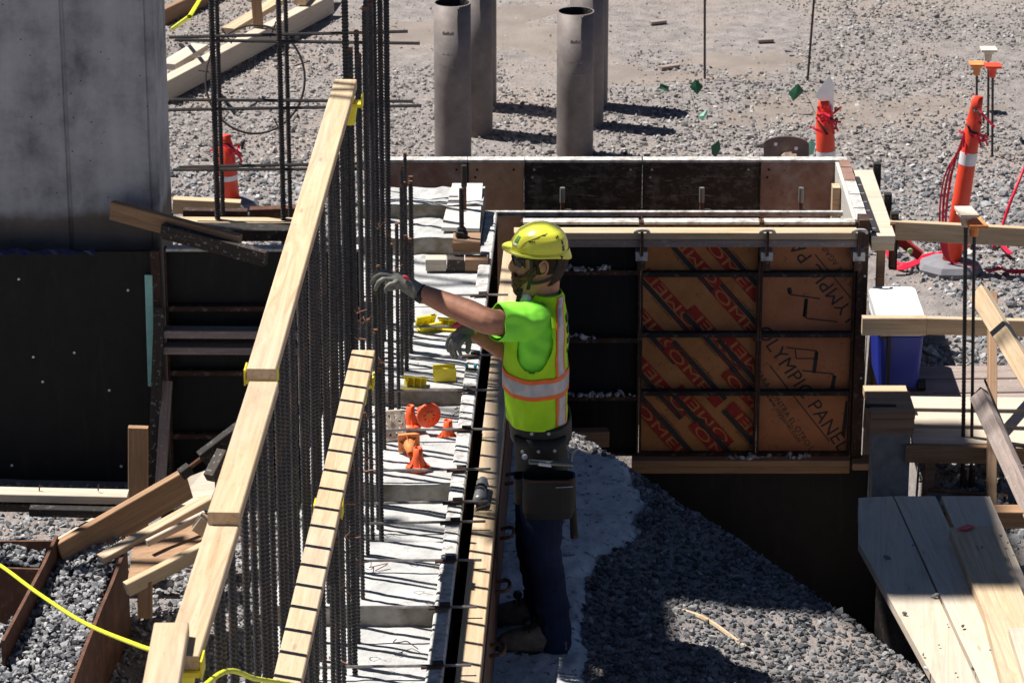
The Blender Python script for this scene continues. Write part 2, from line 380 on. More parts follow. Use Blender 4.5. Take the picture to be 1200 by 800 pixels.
mud_px = [(655, 522), (692, 530), (737, 543), (757, 585), (748, 620), (707, 650), (688, 690), (684, 740), (692, 800), (700, 860)]
mudp = [pz(x, y, 0) for x, y in mud_px]; mudp = [W(-.6, mudp[0].y + .1, 0)] + mudp + [W(-.6, mudp[-1].y, 0)]
MP = np.array([(p.x, p.y) for p in mudp])
def poly_sd(X, Y, P):
    d = np.full(X.shape, 1e9); ins = np.zeros(X.shape, bool); n = len(P)
    for i in range(n):
        a, b = P[i], P[(i + 1) % n]; e = b - a; wx, wy = X - a[0], Y - a[1]
        t = np.clip((wx * e[0] + wy * e[1]) / (e @ e), 0, 1); d = np.minimum(d, np.hypot(wx - e[0] * t, wy - e[1] * t))
        c = ((a[1] > Y) != (b[1] > Y)) & (X < (b[0] - a[0]) * (Y - a[1]) / (b[1] - a[1] + 1e-12) + a[0]); ins ^= c
    return np.where(ins, d, -d)
mx, my = np.meshgrid(np.arange(-.3, .95, .015), np.arange(10.8, 15.3, .015))
md = poly_sd(mx, my, MP) + .035 * fbm(mx, my, 14) + .02 * fbm(mx, my, 37, 3)
mz = gh(mx, my) - .02 + .045 * sm(-.03, .06, md) + .007 * fbm(mx, my, 26, 1) + .004 * fbm(mx, my, 70, 4)
kp = (md > -.02)[:-1, :-1]
struct(grid_mesh('blinding_slab', mx, my, mz, 'mud_concrete', kp))

# ---- wet mud patches in the yard
for i, (cx, cy, a, b) in enumerate(((875, 72, .42, .35), (1015, 122, .75, .42), (735, 85, .55, .3), (925, 130, .5, .3), (560, 30, .8, .7))):
    c = pz(cx, cy, -.22); V = []; F = []
    for rr in range(7):
        for k in range(40):
            t = 2 * math.pi * k / 40; w = 1 + .3 * math.sin(3 * t + i) + .2 * math.sin(7 * t + 2 * i) + .12 * math.sin(13 * t + i)
            x = c.x + a * w * rr / 6 * math.cos(t); y = c.y + b * w * rr / 6 * math.sin(t)
            V.append((x, y, float(gh(x, y)) + .006 * (1 - (rr / 6) ** 2) - (.004 if rr == 6 else 0)))
    for rr in range(6):
        for k in range(40): F.append((rr * 40 + k, rr * 40 + (k + 1) % 40, rr * 40 + 40 + (k + 1) % 40, rr * 40 + 40 + k))
    struct(MB().add(V, F).build('mud_patch', 'wet_mud', smooth=True))

# ---- crushed stone: real angular stones, joined
ph = (1 + 5 ** .5) / 2
ICO = np.array([(-1, ph, 0), (1, ph, 0), (-1, -ph, 0), (1, -ph, 0), (0, -1, ph), (0, 1, ph), (0, -1, -ph), (0, 1, -ph), (ph, 0, -1), (ph, 0, 1), (-ph, 0, -1), (-ph, 0, 1)]) / 1.902
ICF = np.array([(0, 11, 5), (0, 5, 1), (0, 1, 7), (0, 7, 10), (0, 10, 11), (1, 5, 9), (5, 11, 4), (11, 10, 2), (10, 7, 6), (7, 1, 8), (3, 9, 4), (3, 4, 2), (3, 2, 6), (3, 6, 8), (3, 8, 9), (4, 9, 5), (2, 4, 11), (6, 2, 10), (8, 6, 7), (9, 8, 1)])
def stones(name, label, X, Y, Z, size, mat, cat='gravel', sink=.15):
    n = len(X); V = ICO[None] * (1 + rng.uniform(-.34, .3, (n, 12, 1)))
    V = V * (rng.uniform(.55, 1.25, (n, 1, 3)) * np.array((1.1, .95, .62)))
    q = rng.normal(size=(n, 4)); q[:, 1:3] *= .45; q /= np.linalg.norm(q, axis=1)[:, None]; w, x, y, z = q.T
    M = np.stack((1 - 2 * (y * y + z * z), 2 * (x * y - z * w), 2 * (x * z + y * w), 2 * (x * y + z * w), 1 - 2 * (x * x + z * z), 2 * (y * z - x * w), 2 * (x * z - y * w), 2 * (y * z + x * w), 1 - 2 * (x * x + y * y)), -1).reshape(n, 3, 3)
    V = np.einsum('nij,nkj->nki', M, V) * size[:, None, None] * .5
    V += np.stack((X, Y, Z + size * sink), -1)[:, None]
    F = (ICF[None] + 12 * np.arange(n)[:, None, None]).reshape(-1, 3)
    tone = np.repeat(np.clip(rng.beta(2.2, 2.2, n), 0, 1), 12)
    o = np_mesh(name, V.reshape(-1, 3), F, mat, False, tone); o['kind'] = 'stuff'; o['label'] = label; o['category'] = cat; return o
def scatter(x0, x1, y0, y1, dens):
    n = int((x1 - x0) * (y1 - y0) * dens); return rng.uniform(x0, x1, n), rng.uniform(y0, y1, n)
def lump(n, a, b, p=2.0): return a + (b - a) * rng.random(n) ** p
# the yard behind the formwork
X, Y = scatter(-4.6, 4.6, 14.2, 27.5, 1350)
dirt = sm(.05, .5, fbm(X, Y, 1.15, 5) + .45 * fbm(X, Y, 4.3, 6) + .85 * (sm(21.0, 23.5, Y) - .42) - .5 * sm(.2, -2, X) + .25 * np.exp(-((Y - 21.6) / .9) ** 2) * sm(.5, 1.5, X))
k = (np.abs(X) < .162 * Y + .35) & (rng.random(len(X)) > dirt * .86) & ((Y > 17.76) | (X > 1.95)) & ~((X > 1.86) & (X < 2.2) & (Y < 14.6))
X, Y = X[k], Y[k]; d = dirt[k]
near = sm(20, 16, Y)
size = lump(len(X), .014, .052, 2.6) * (1 - .45 * d) * (1 + .35 * near) * (1 - .3 * sm(19.5, 22, Y)); size *= np.where(rng.random(len(X)) < .012, 1.8, 1)
far = Y > 17.76
k2 = rng.random(len(X)) < np.where(X > 1.9, .85, .9)
X, Y, size = X[k2], Y[k2], size[k2]
wm_ = Y > 20.3
stones('yard_gravel', 'loose grey crushed stone covering the yard around the pipe piles', X[~wm_], Y[~wm_], gh(X, Y)[~wm_], size[~wm_], 'gravel')
stones('dirt_gravel', 'brownish stone trodden into the dirt yard beyond the pipe piles', X[wm_], Y[wm_], gh(X, Y)[wm_], size[wm_], 'gravel_warm')
# spoil heap between the blinding slab and the pit
X, Y = scatter(-.1, 1.74, 10.9, 16.2, 3000)
s = (X - CA[0]) * CN[0] + (Y - CA[1]) * CN[1]
k = (poly_sd(X, Y, MP) < .015) & (X > -.45 + WS * Y) & (gh(X, Y) > -1.2)
X, Y = X[k], Y[k]; size = lump(len(X), .009, .04, 2.4)
stones('heap_gravel', 'dark grey crushed stone heaped between the concrete slab and the formwork pit', X, Y, gh(X, Y), size, 'gravel_dark')
X, Y = scatter(-.1, .7, 11.2, 15, 60); k = poly_sd(X, Y, MP) > .02; X, Y = X[k], Y[k]
stones('slab_crumbs', 'scattered stones and crumbs on the pale concrete slab at the worker\'s feet', X, Y, gh(X, Y) + .02, lump(len(X), .01, .028), 'gravel')
# ground left of the long wall
X, Y = scatter(-3.0, -.75, 9.8, 15.0, 1500); k = (X < -1.32 + WS * Y); X, Y = X[k], Y[k]
stones('trench_gravel', 'grey stone lying beside the rebar wall under the lumber scraps', X, Y, gh(X, Y), lump(len(X), .015, .045), 'gravel')

# ================================================================== LONG CONCRETE WALL
WU0, WU1 = -1.28, -.664
BANDS = [14.21, 13.08, 11.85, 10.65, 9.45, 8.3]
def wall_top(Y):
    z = .55
    for b in BANDS:
        if b - .6 < Y < b: z = .47
    if Y > 16.12: z = .635
    if Y > 16.45: z = .70
    return z
ysamp = []
y = 5.5
brk = sorted([b for b in BANDS] + [b - .6 for b in BANDS] + [16.12, 16.45])
while y < 16.78:
    ysamp.append(y); nb = [b for b in brk if y < b <= y + .045]
    if nb: ysamp += [nb[0] - .0015, nb[0] + .0015]
    y += .045
us = np.linspace(WU0, WU1, 18); V = []; F = []
for yy in ysamp:
    for j, u in enumerate(us):
        z = wall_top(yy); rough = .014 if yy > 16.05 else .005
        jit = rough * (mnoise.noise(Vector((u * 9, yy * 9, 0))) + .6 * mnoise.noise(Vector((u * 30, yy * 30, 3))))
        yj = yy + (.02 * mnoise.noise(Vector((u * 12, yy, 9))) if yy > 16.05 else .005 * mnoise.noise(Vector((u * 15, yy, 9))))
        V.append(W(u, yj, z + jit))
m = len(us)
for i in range(len(ysamp) - 1):
    for j in range(m - 1): F.append((i * m + j, i * m + j + 1, (i + 1) * m + j + 1, (i + 1) * m + j))
b0 = len(V)
for yy in ysamp: V += [W(WU0, yy, -1.2), W(WU1, yy, -1.2)]
for i in range(len(ysamp) - 1):
    F.append((i * m, (i + 1) * m, b0 + 2 * i + 2, b0 + 2 * i)); F.append((i * m + m - 1, b0 + 2 * i + 1, b0 + 2 * i + 3, (i + 1) * m + m - 1))
e = len(ysamp) - 1
F.append(tuple(e * m + j for j in range(m)) + (b0 + 2 * e + 1, b0 + 2 * e)); F.append((b0, b0 + 1) + tuple(j for j in range(m))[::-1])
tag(MB().add(V, F).build('concrete_wall', 'wall_concrete'), 'long whitish concrete wall with recessed keys along its top beside the rebar', 'wall')

# ---- steel framed panels on its right side
def wall_panel(Y0):
    L = .608; y1 = Y0 + L
    t = thing('formwork_panel', 'narrow steel framed panel with cement splashed rail clamped along the long concrete wall', 'panel', W(-.63, Y0 + L / 2, 0), 'panels along the long concrete wall')
    MB().beam(W(-.63, Y0, .57), W(-.63, y1, .57), .062, .05, ch=.006).build('top_rail', 'cement_rail', t)
    MB().beam(W(-.652, Y0, .28), W(-.652, y1, .28), .018, .53).build('plywood', 'black_ply_plain', t)
    for yy in (Y0 + .004, y1 - .004): MB().beam(W(-.62, yy, .545), W(-.62, yy, .02), .046, .008, ch=.001).build('end_rail', 'steel_rust', t)
    MB().beam(W(-.62, Y0, .035), W(-.62, y1, .035), .044, .05).build('bottom_rail', 'steel_rust', t)
    return t
wp0 = wall_panel(6.9); Lp = .61
for i in range(1, 16): dup(wp0, WLOC[wp0.name] + Vector((WS * Lp * i, Lp * i, 0)))
# walers beside the panels
for i, (a, b, lab) in enumerate(((6.6, 11.05, 'first'), (11.06, 13.62, 'mid'), (13.63, 16.2, 'far'))):
    lb = ['pale waler board on top of the long wall form, beside the worker\'s boots', 'pale waler board on top of the long wall form, in front of the worker\'s legs', 'pale waler board on the long wall form between the worker and the box form'][i]
    board(W(-.512, a, .548 - .002 * i), W(-.512 + .004 * i, b, .55), .089, .038, 'wood_new', lb, name='waler_board')
board(W(-.512, 6.6, .505), W(-.505, 16.2, .505), .086, .036, 'wood_tan', 'brown lower waler board hidden below the pale one on the long wall form', name='waler_board')
t = thing('steel_waler', 'rusty brown steel channel with loop handles on the outside of the long wall form', 'steel channel', W(-.47, 12, 0))
MB().beam(W(-.484, 6.6, .26), W(-.478, 16.2, .26), .04, .4).build('channel', 'steel_brown', t)
for y in (11.4, 11.95, 12.55, 13.1, 13.7, 14.3): MB().tube(smooth_path([W(-.465, y - .05, .32), W(-.41, y - .045, .33), W(-.41, y + .045, .33), W(-.465, y + .05, .32)], 4), .008, 6).build('handle', 'steel_brown', t)
# flat ties crossing the wall
tie_px = [347, 384, 418.5, 459.5, 504.5, 552, 589, 612, 657, 714, 781, 850]
tie0 = None
for i, py in enumerate(tie_px):
    y = pz(540, py, .6).y
    if tie0 is None:
        tie0 = thing('form_tie', 'thin steel form tie spanning from the rebar to the wall form with a rusty wedge', 'form tie', W(-.63, y, .58), 'form ties across the long wall')
        MB().tube([W(-1.2, y - .01, .6), W(-.9, y, .603), W(-.66, y + .003, .605), W(-.5, y + .01, .604)], .0055, 6).build('rod', 'tie_steel', tie0)
        MB().beam(W(-.68, y - .01, .603), W(-.6, y - .004, .606), .013, .011).build('wedge', 'steel_rust', tie0)
        MB().beam(W(-.64, y + .012, .608), W(-.60, y + .015, .608), .03, .016).build('wedge', 'steel_dark', tie0)
    else:
        o = dup(tie0, W(-.63, y, .58 + random.uniform(-.004, .006))); o.rotation_euler = (0, random.uniform(-.015, .015), random.uniform(-.03, .03))

# ================================================================== REBAR
BARM = {}
def bar_mesh(L, r, tip=True):
    key = (round(L, 2), r)
    if key in BARM: return BARM[key]
    n = 7; V = []; F = []; k = int(L / .0072); tips = []
    for i in range(k + 1):
        rr = r * (1.24 if i % 2 else .9); tw = .35 * (i % 2)
        for j in range(n): t = 2 * math.pi * j / n + i * .12; V.append((rr * math.cos(t), rr * math.sin(t), L * i / k + (.003 * math.cos(t) if 0 < i < k else 0)))
    for i in range(k):
        for j in range(n):
            F.append((i * n + j, i * n + (j + 1) % n, (i + 1) * n + (j + 1) % n, (i + 1) * n + j)); tips.append(1 if i > k - 3 else 0)
    F.append(tuple(range(k * n, k * n + n))); tips.append(1)
    me = bpy.data.meshes.new('bar'); me.from_pydata(V, [], F); me.update(); me.materials.append(MATS['rebar_dark']); me.materials.append(MATS['rebar_rust'])
    me.polygons.foreach_set('material_index', tips); me.polygons.foreach_set('use_smooth', [False] * len(F)); BARM[key] = me; return me
def vbar(parent, base, top_z, r, tilt=.006, rusty=False):
    o = bpy.data.objects.new('vertical_bar', bar_mesh(round(top_z - base.z, 1 if top_z < 2 else 1), r)); link(o, base, parent)
    o.scale.z = (top_z - base.z) / round(top_z - base.z, 1)
    o.rotation_euler = (random.uniform(-tilt, tilt), random.uniform(-tilt, tilt), random.uniform(0, 6))
    return o
tall = thing('rebar_row', 'dense row of tall dark ribbed rebar under the long timber boards', 'rebar', W(-1.08, 10, .5))
y = 6.55
while y < 14.9:
    near_end = y < 13.0
    top = (2.178 if y < 9.3 else 2.215) if near_end else 2.3 + .05 * math.sin(y * 9)
    vbar(tall, W(-1.075 + random.uniform(-.008, .008), y, .45), top - (0 if near_end else random.uniform(0, .05)), .0098)
    y += .17 + random.uniform(-.012, .012)
for yy, u in ((13.1, -1.06), (14.85, -1.06), (15.0, -1.045), (14.7, -1.09)): vbar(tall, W(u, yy, .45), 3.6, .0125)
short = thing('rebar_row', 'shorter row of rust tipped rebar where the worker\'s gloved hand rests', 'rebar', W(-.95, 10, .5))
y = 7.2
while y < 15.1:
    cov = y < 12.45
    vbar(short, W(-.955 + random.uniform(-.012, .012), y, .45), 1.345 if cov else 1.36 + random.uniform(-.05, .1), .008)
    if random.random() < .1 or y > 14.2: vbar(short, W(-.93 + random.uniform(-.01, .015), y + .06, .45), 1.335 - (0 if cov else random.uniform(0, .25)), .0095)
    y += .225 + random.uniform(-.012, .012)
# wire ties on the bars
for i in range(26):
    yy = random.uniform(9.5, 14.9); u = random.choice((-.955, -1.07)); z = random.uniform(.75, 1.25); c = W(u, yy, z)
    pts = [c + Vector((.018 * math.cos(a) + random.uniform(-.004, .004), .018 * math.sin(a), .012 * math.sin(a * 2))) for a in np.linspace(0, 6, 9)] + [c + Vector((.05, -.02, random.uniform(-.02, .04)))]
    MB().tube(pts, .0018, 4).build('tie_wire', 'wire_copper', short)
# timbers resting on the bar tops
def rail(pf, zf, pn, zn, lab, mat='wood_new', tops=True):
    a = pz(pf[0], pf[1], zf); b = pz(pn[0], pn[1], zn); d = Vector((0, 0, .019))
    return board(a - d, b - d, .089, .038, mat, lab, name='guard_board')
rail((405, 93), 2.30, (306, 432), 2.30, 'longest timber guard board along the tall rebar, reaching its far end')
rail((309, 447), 2.262, (262, 600), 2.262, 'short timber guard board on the tall rebar marked with a small pencil tick')
rail((263, 608), 2.223, (212.5, 768), 2.223, 'weathered timber guard board on the tall rebar beside the yellow rope', 'wood_new')
rail((201, 729), 2.262, (183, 830), 2.262, 'timber guard board overlapping its neighbour where the yellow rope crosses the rebar')
rail((426, 410), 1.385, (330, 824), 1.385, 'timber guard board on the shorter rebar, striped by shadows of the tall bars', 'wood_new')
# pencil tick
c = pz(289, 495, 2.2635)
def saddle(px, py, z, lab):
    c = pz(px, py, z); m = MB(); d = Vector((WS, 1, 0)).normalized(); s = Vector((1, -WS, 0))
    for sg in (-1, 1): m.beam(c + s * sg * .0475 + d * -.035 + Vector((0, 0, -.034)), c + s * sg * .0475 + d * .035 + Vector((0, 0, -.034)), .005, .05, ch=.001)
    m.beam(c + d * -.035 + Vector((0, 0, -.047)), c + d * .035 + Vector((0, 0, -.047)), .088, .014, ch=.001)
    m.lathe([(.018, -.13), (.03, -.056)], c, 10)
    tag(m.build('rebar_guard_clip', 'yellow_plastic'), lab, 'rebar clip')
saddle(306, 426, 2.30, 'yellow plastic clip under the near end of the longest guard board')
saddle(215, 764, 2.223, 'yellow plastic clip beside the rope under the weathered guard board')
saddle(410, 108, 2.30, 'yellow plastic clip at the far tip of the longest guard board')
saddle(423, 436, 1.385, 'yellow plastic clip near the far end of the shadow striped board')
saddle(385, 585, 1.385, 'yellow plastic clip halfway along the shadow striped board')
# yellow rope
rp = [pz(-40, 640, .5), pz(0, 662, .6), pz(45, 695, .75), pz(100, 730, 1.0), pz(165, 757, 1.6), pz(205, 772, 2.15), W(-1.1, 7.75, 2.1), pz(262, 787, 1.9), pz(300, 795, 1.7), pz(345, 802, 1.4), pz(400, 812, 1.0)]
tag(MB().tube(smooth_path(rp, 8), .0075, 8).build('rope', 'rope_yellow', smooth=True), 'bright yellow rope hanging across the rebar and over the gravel bins', 'rope')

# ================================================================== CONCRETE PIER AND THE DARK FORMS BELOW IT
PX1 = pY(184, 150, 15.25).x
t = thing('concrete_pier', 'large weathered grey concrete pier with vertical seams and a rust stained base', 'pier', (-3, 15.6, -.3))
plan = [(-5.2, 15.25)]
for gx in (-3.1, pY(78, 150, 15.25).x):
    plan += [(gx - .012, 15.25), (gx - .006, 15.262), (gx + .004, 15.262), (gx + .012, 15.25)]
plan += [(PX1 - .045, 15.25), (PX1 - .04, 15.258), (PX1 - .032, 15.25)] + [(PX1 - .03 + .03 * math.sin(a), 15.28 - .03 * math.cos(a)) for a in (.3, .7, 1.1, 1.5)] + [(PX1, 15.78), (-5.2, 15.78)]
m = MB(); zs = list(np.linspace(-.3, 2.75, 24)); m.rings([[(x, y, z) for x, y in plan] for z in zs]); m.build('shaft', 'pier_concrete', t, origin=(-3, 15.6, -.3))
# black faced form sheet in front of it
xr = pY(180, 400, 15.1).x
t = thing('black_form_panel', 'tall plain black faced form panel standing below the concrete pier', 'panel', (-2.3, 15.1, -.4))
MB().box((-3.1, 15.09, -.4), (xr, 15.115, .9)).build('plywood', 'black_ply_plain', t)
MB().box((xr + .003, 15.06, -.4), (xr + .045, 15.12, .91)).build('edge_rail', 'steel_rust', t)
for px, py in ((22, 327), (150, 340), (39, 418), (87, 413), (128, 457), (14, 545), (142, 546), (50, 447)):
    c = pY(px, py, 15.085); MB().lathe([(.006, .004), (.007, 0)], c, 8, (0, -1, 0)).build('tie_hole_plug', 'reflect_white', t)
V = []; F = []
for i in range(30):
    x = -2.75 + i * .028; V += [(x, 15.075 + .006 * math.sin(i * 1.3), .915 + .006 * math.sin(i * .9) + .01 * mnoise.noise(Vector((i * .7, 0, 0)))), (x, 15.06 + .008 * math.sin(i * 2.1), .897 + .004 * math.sin(i * 1.7))]
for i in range(29): F.append((2 * i, 2 * i + 1, 2 * i + 3, 2 * i + 2))
tag(MB().add(V, F).build('tarp_edge', 'tarp_blue'), 'crumpled dark blue tarp edge poking out above the black form panel', 'tarp')
# steel framed panel seen from behind, right of it
def frame_panel(name, label, x0, x1, z0, z1, Y, ribs, plymat, group=None, rail='steel_rust', ribmat='steel_rust', dep=.062, rail_w=.03, prints=None):
    t = thing(name, label, 'panel', ((x0 + x1) / 2, Y, z0), group)
    p = MB().box((x0 + .002, Y + dep - .016, z0 + .002), (x1 - .002, Y + dep, z1 - .002)).build('plywood', plymat, t)
    for x in (x0, x1 - rail_w * .35): MB().box((x, Y, z0), (x + rail_w * .35, Y + dep - .017, z1)).build('side_rail', rail, t)
    MB().box((x0 + .011, Y + .001, z1 - .012), (x1 - .011, Y + dep + .004, z1 + .001)).build('top_rail', 'cement_rail', t)
    MB().box((x0 + .011, Y + .001, z0), (x1 - .011, Y + dep - .017, z0 + .012)).build('bottom_rail', rail, t)
    for z in ribs: MB().beam((x0 + .011, Y + .022, z), (x1 - .011, Y + .022, z), .04, .026).build('rib', ribmat, t)
    return t, p
xl = pY(196, 400, 15.1).x
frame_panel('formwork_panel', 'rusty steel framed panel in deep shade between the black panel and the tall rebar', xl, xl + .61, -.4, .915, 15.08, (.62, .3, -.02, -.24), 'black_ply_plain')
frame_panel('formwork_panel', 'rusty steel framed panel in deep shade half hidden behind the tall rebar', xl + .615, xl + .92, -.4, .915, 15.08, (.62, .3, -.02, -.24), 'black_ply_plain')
def B(a, Ya, b, Yb, w, h, mat, label, up=(0, 0, 1), name='timber_board', cat='board', group=None):
    return board(pY(a[0], a[1], Ya), pY(b[0], b[1], Yb), w, h, mat, label, up, name, cat, None, group)
B((192, 389), 15.03, (352, 390), 15.03, .075, .038, 'wood_grey', 'upper grey waler board across the shaded panels left of the rebar')
B((192, 408), 15.03, (352, 409), 15.03, .075, .036, 'wood_grey', 'lower grey waler board across the shaded panels left of the rebar')
B((131, 246), 15.19, (281, 286), 14.95, .038, .089, 'wood_tan', 'pinkish board leaning down across the foot of the concrete pier')
B((190, 270), 15.05, (312, 303), 14.86, .038, .07, 'wood_dark', 'dark cement spotted board lying under the pinkish leaning board')
B((174, 322), 15.06, (178, 452), 15.05, .036, .012, 'stake_mint', 'pale mint green grade stake standing at the edge of the black panel', up=(0, 1, 0), name='grade_stake', cat='stake')
B((187, 360), 15.02, (178, 590), 14.85, .03, .05, 'wood_dark', 'dark cement spotted stud leaning beside the mint green stake', up=(1, 0, 0))
B((196, 447), 15.0, (186, 600), 14.7, .05, .038, 'wood_grey', 'greyish stud leaning against the shaded panels behind the lit post', up=(0, 1, 0))
B((162, 500), 14.3, (162, 625), 14.3, .089, .038, 'wood_tan', 'upright brown post with a sunlit top end in front of the black panel', up=(0, 1, 0))
o = thing('double_waler', 'pair of stacked boards with a sunlit top crossing in front of the black panel', 'board', pY(60, 600, 13.9))
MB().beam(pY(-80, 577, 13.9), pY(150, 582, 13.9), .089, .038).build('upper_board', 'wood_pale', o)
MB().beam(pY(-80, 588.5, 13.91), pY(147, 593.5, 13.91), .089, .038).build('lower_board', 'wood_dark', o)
for px in (46, 115, -10): c = pY(px, 575, 13.9); MB().tube([c, c + Vector((.003, 0, .03))], .003, 5).build('nail', 'nail_steel', o)
o = thing('turnbuckle_brace', 'dark steel turnbuckle brace with threaded rod lying level under the stacked boards', 'brace', pY(120, 600, 13.78))
MB().beam(pY(35, 598, 13.78), pY(162, 601, 13.78), .05, .038).build('arm', 'steel_dark', o)
def threaded(a, b, r, par):
    a = Vector(a); b = Vector(b); k = 26; pts = [a.lerp(b, i / k) for i in range(k + 1)]; MB().tube(pts, [r * (1.15 if i % 2 else .85) for i in range(k + 1)], 8).build('threaded_rod', 'rebar_rust', par)
threaded(pY(160, 600, 13.78), pY(192, 600, 13.78), .011, o)
MB().beam(pY(190, 600, 13.78), pY(250, 601, 13.76), .05, .05).build('sleeve', 'steel_dark', o)
o = thing('turnbuckle_brace', 'dark steel turnbuckle brace with threaded rod slanting up toward the guard boards', 'brace', pY(240, 530, 13.7))
MB().beam(pY(212, 556, 13.6), pY(223, 548, 13.62), .045, .045).build('collar', 'steel_dark', o)
threaded(pY(220, 549, 13.62), pY(243, 532, 13.66), .011, o)
MB().beam(pY(236, 537, 13.65), pY(282, 502, 13.72), .05, .06).build('sleeve', 'steel_dark', o)
# lumber scraps
B((70, 652), 13.35, (219, 566), 13.75, .038, .14, 'wood_tan', 'broad brown plank slanting up through the lumber scraps by the gravel bin')
B((66, 640), 13.6, (126, 605), 13.9, .04, .05, 'wood_pale', 'short pale stick behind the broad brown plank')
B((100, 642), 13.5, (214, 560), 13.8, .012, .05, 'wood_pale', 'thin sunlit lath lying along the top of the broad brown plank', up=(0, -.4, 1))
m = MB().prism([pY(*q) for q in ((206, 590, 13.9), (212, 562, 14.0), (240, 551, 14.05), (251, 552, 14.05), (252, 572, 13.95), (243, 595, 13.85))], (0, .012, -.018))
tag(m.build('plywood_scrap', 'wood_pale'), 'bright broken plywood scrap between the two steel braces', 'plywood scrap')
B((118, 655), 13.2, (245, 585), 13.5, .06, .03, 'wood_new', 'long thin sunlit strip crossing above the brown trough')
B((172, 636), 13.15, (240, 602), 13.3, .02, .03, 'wood_pale', 'narrow pale splinter above the brown trough')
B((246, 560), 13.5, (262, 530), 13.6, .05, .05, 'wood_dark', 'stubby dark block wedged beside the short guard board')
B((232, 622), 13.2, (243, 607), 13.2, .06, .06, 'wood_new', 'small sunlit wood offcut touching the guard board')
o = thing('timber_trough', 'shallow brown board trough with a pale lower lip below the lumber scraps', 'trough', pY(190, 700, 12.9))
MB().prism([pY(*q) for q in ((148, 690, 12.9), (156, 640, 13.25), (245, 598, 13.5), (243, 645, 13.1))], (.01, .02, -.03)).build('floor_board', 'wood_tan', o)
MB().beam(pY(148, 690, 12.9), pY(246, 640, 13.1), .038, .06).build('lip', 'wood_new', o)
MB().beam(pY(166, 673, 12.95), pY(216, 652, 13.05), .012, .012).build('lath', 'wood_pale', o)
MB().beam(pY(170, 680, 12.95), pY(170, 722, 12.95), .06, .04, up=(0, 1, 0)).build('leg', 'wood_tan', o)
# gravel bins made of bent steel plate
def plate(pts, z0, th, name, mat, par):
    P = [Vector(p) for p in pts]; m = MB(); n = len(P)
    for i in range(n - 1):
        a, b = P[i], P[i + 1]; d = (b - a); d.z = 0; s = Vector((-d.y, d.x, 0)).normalized() * th
        m.prism([a, b, Vector((b.x, b.y, z0)), Vector((a.x, a.y, z0))], s)
    return m.build(name, mat, par)
o = thing('gravel_bin', 'rusty bent steel plate bin of grey gravel beside the lumber scraps', 'bin', (-1.85, 12.8, -.3))
rp_ = [pz(146, 627, .22), pz(149, 634, .2), pz(146, 648, .17), pz(133, 682, .15), pz(120, 712, .13), pz(103, 755, .12), pz(84, 806, .12), pz(70, 850, .12)]
plate(rp_, -.25, -.014, 'right_plate', 'steel_brown', o)
lp_ = [pz(68, 627, .2), pz(52, 662, .17), pz(28, 707, .13), pz(5, 750, .1)]
plate(lp_, -.25, -.014, 'left_plate', 'steel_brown', o)
plate([pz(0, 634, .12), pz(62, 634, .15)], -.25, .014, 'back_plate', 'steel_brown', o)
plate([pz(-30, 664, .12), pz(46, 667, .12)], -.25, .014, 'front_plate', 'steel_brown', o)
bedp = [pz(70, 640, .1), pz(142, 640, .1), pz(116, 712, .06), pz(80, 806, .0), pz(70, 850, -.05), pz(-40, 850, -.1), pz(-40, 740, -.02), pz(10, 735, .0), pz(30, 702, .06)]
MB().prism(bedp, (0, 0, -.12)).build('gravel_bed', 'gravel', o)
bedq = [pz(-40, 640, .09), pz(60, 637, .09), pz(45, 664, .07), pz(-40, 662, .07)]
MB().prism(bedq, (0, 0, -.12)).build('gravel_bed', 'gravel', o)
def fill(poly, dens, name, label, a, b, lift=.0):
    P = np.array([(p.x, p.y) for p in poly]); x0, y0 = P.min(0); x1, y1 = P.max(0); X, Y = scatter(x0, x1, y0, y1, dens); k = poly_sd(X, Y, P) > 0; X, Y = X[k], Y[k]
    A = np.array([(p.x, p.y, 1) for p in poly]); sol, *_ = np.linalg.lstsq(A, np.array([p.z for p in poly]), rcond=None)
    Z = X * sol[0] + Y * sol[1] + sol[2] + lift + .02 * fbm(X, Y, 9, 2); return stones(name, label, X, Y, Z, lump(len(X), a, b), 'gravel')
fill(bedp, 3800, 'bin_gravel', 'grey crushed stone filling the bent steel bin', .016, .042, .012)
fill(bedq, 3800, 'bin_gravel', 'grey crushed stone in the small rear pocket of the steel bin', .016, .042, .012)

# ================================================================== BOX FORM (perpendicular footing)
BY = 16.4
xs_ = [.045, .655, 1.262, 1.742]
Z0, Z1 = -.64, .625; RIBS = (.345, .02, -.297)
frame_panel('formwork_panel', 'plain black backed form panel with cement crumbs on its ribs behind the worker', xs_[0], xs_[1] - .004, Z0, Z1, BY, (.355, -.01, -.325), 'black_ply_plain')
pr, sheet_r = frame_panel('formwork_panel', 'form panel printed with red and black diagonal bands on the box form', xs_[1], xs_[2] - .004, Z0, Z1, BY, RIBS, 'ply_orange', ribmat='steel_dark')
po_, sheet_o = frame_panel('formwork_panel', 'form panel lettered OLYMPIC PANEL at the corner of the box form', xs_[2], xs_[3], Z0, Z1, BY, RIBS, 'ply_orange_pink', ribmat='steel_dark')
yp = BY + .062 - .0175
def dirv(a): return Vector((math.cos(R(a)), 0, math.sin(R(a)))), Vector((-math.sin(R(a)), 0, math.cos(R(a))))
cl = (xs_[2] + .012, xs_[3] - .014, Z0 + .012, Z1 - .012)
rt, upv = dirv(-56)
text_print('lettering', 'OLYMPIC PANEL', .105, pY(941, 456, yp), rt, upv, 'print_black', sheet_o, cl, 1.05)
text_print('lettering', 'CARA CONTRA EL OTRO LADO', .042, pY(925, 489, yp), rt, upv, 'print_black', sheet_o, cl, 1.05)
text_print('lettering', 'www.olypanel.com', .04, pY(918, 489, yp), rt, upv, 'print_black', sheet_o, cl, 1.05)
rt2, up2 = dirv(127)
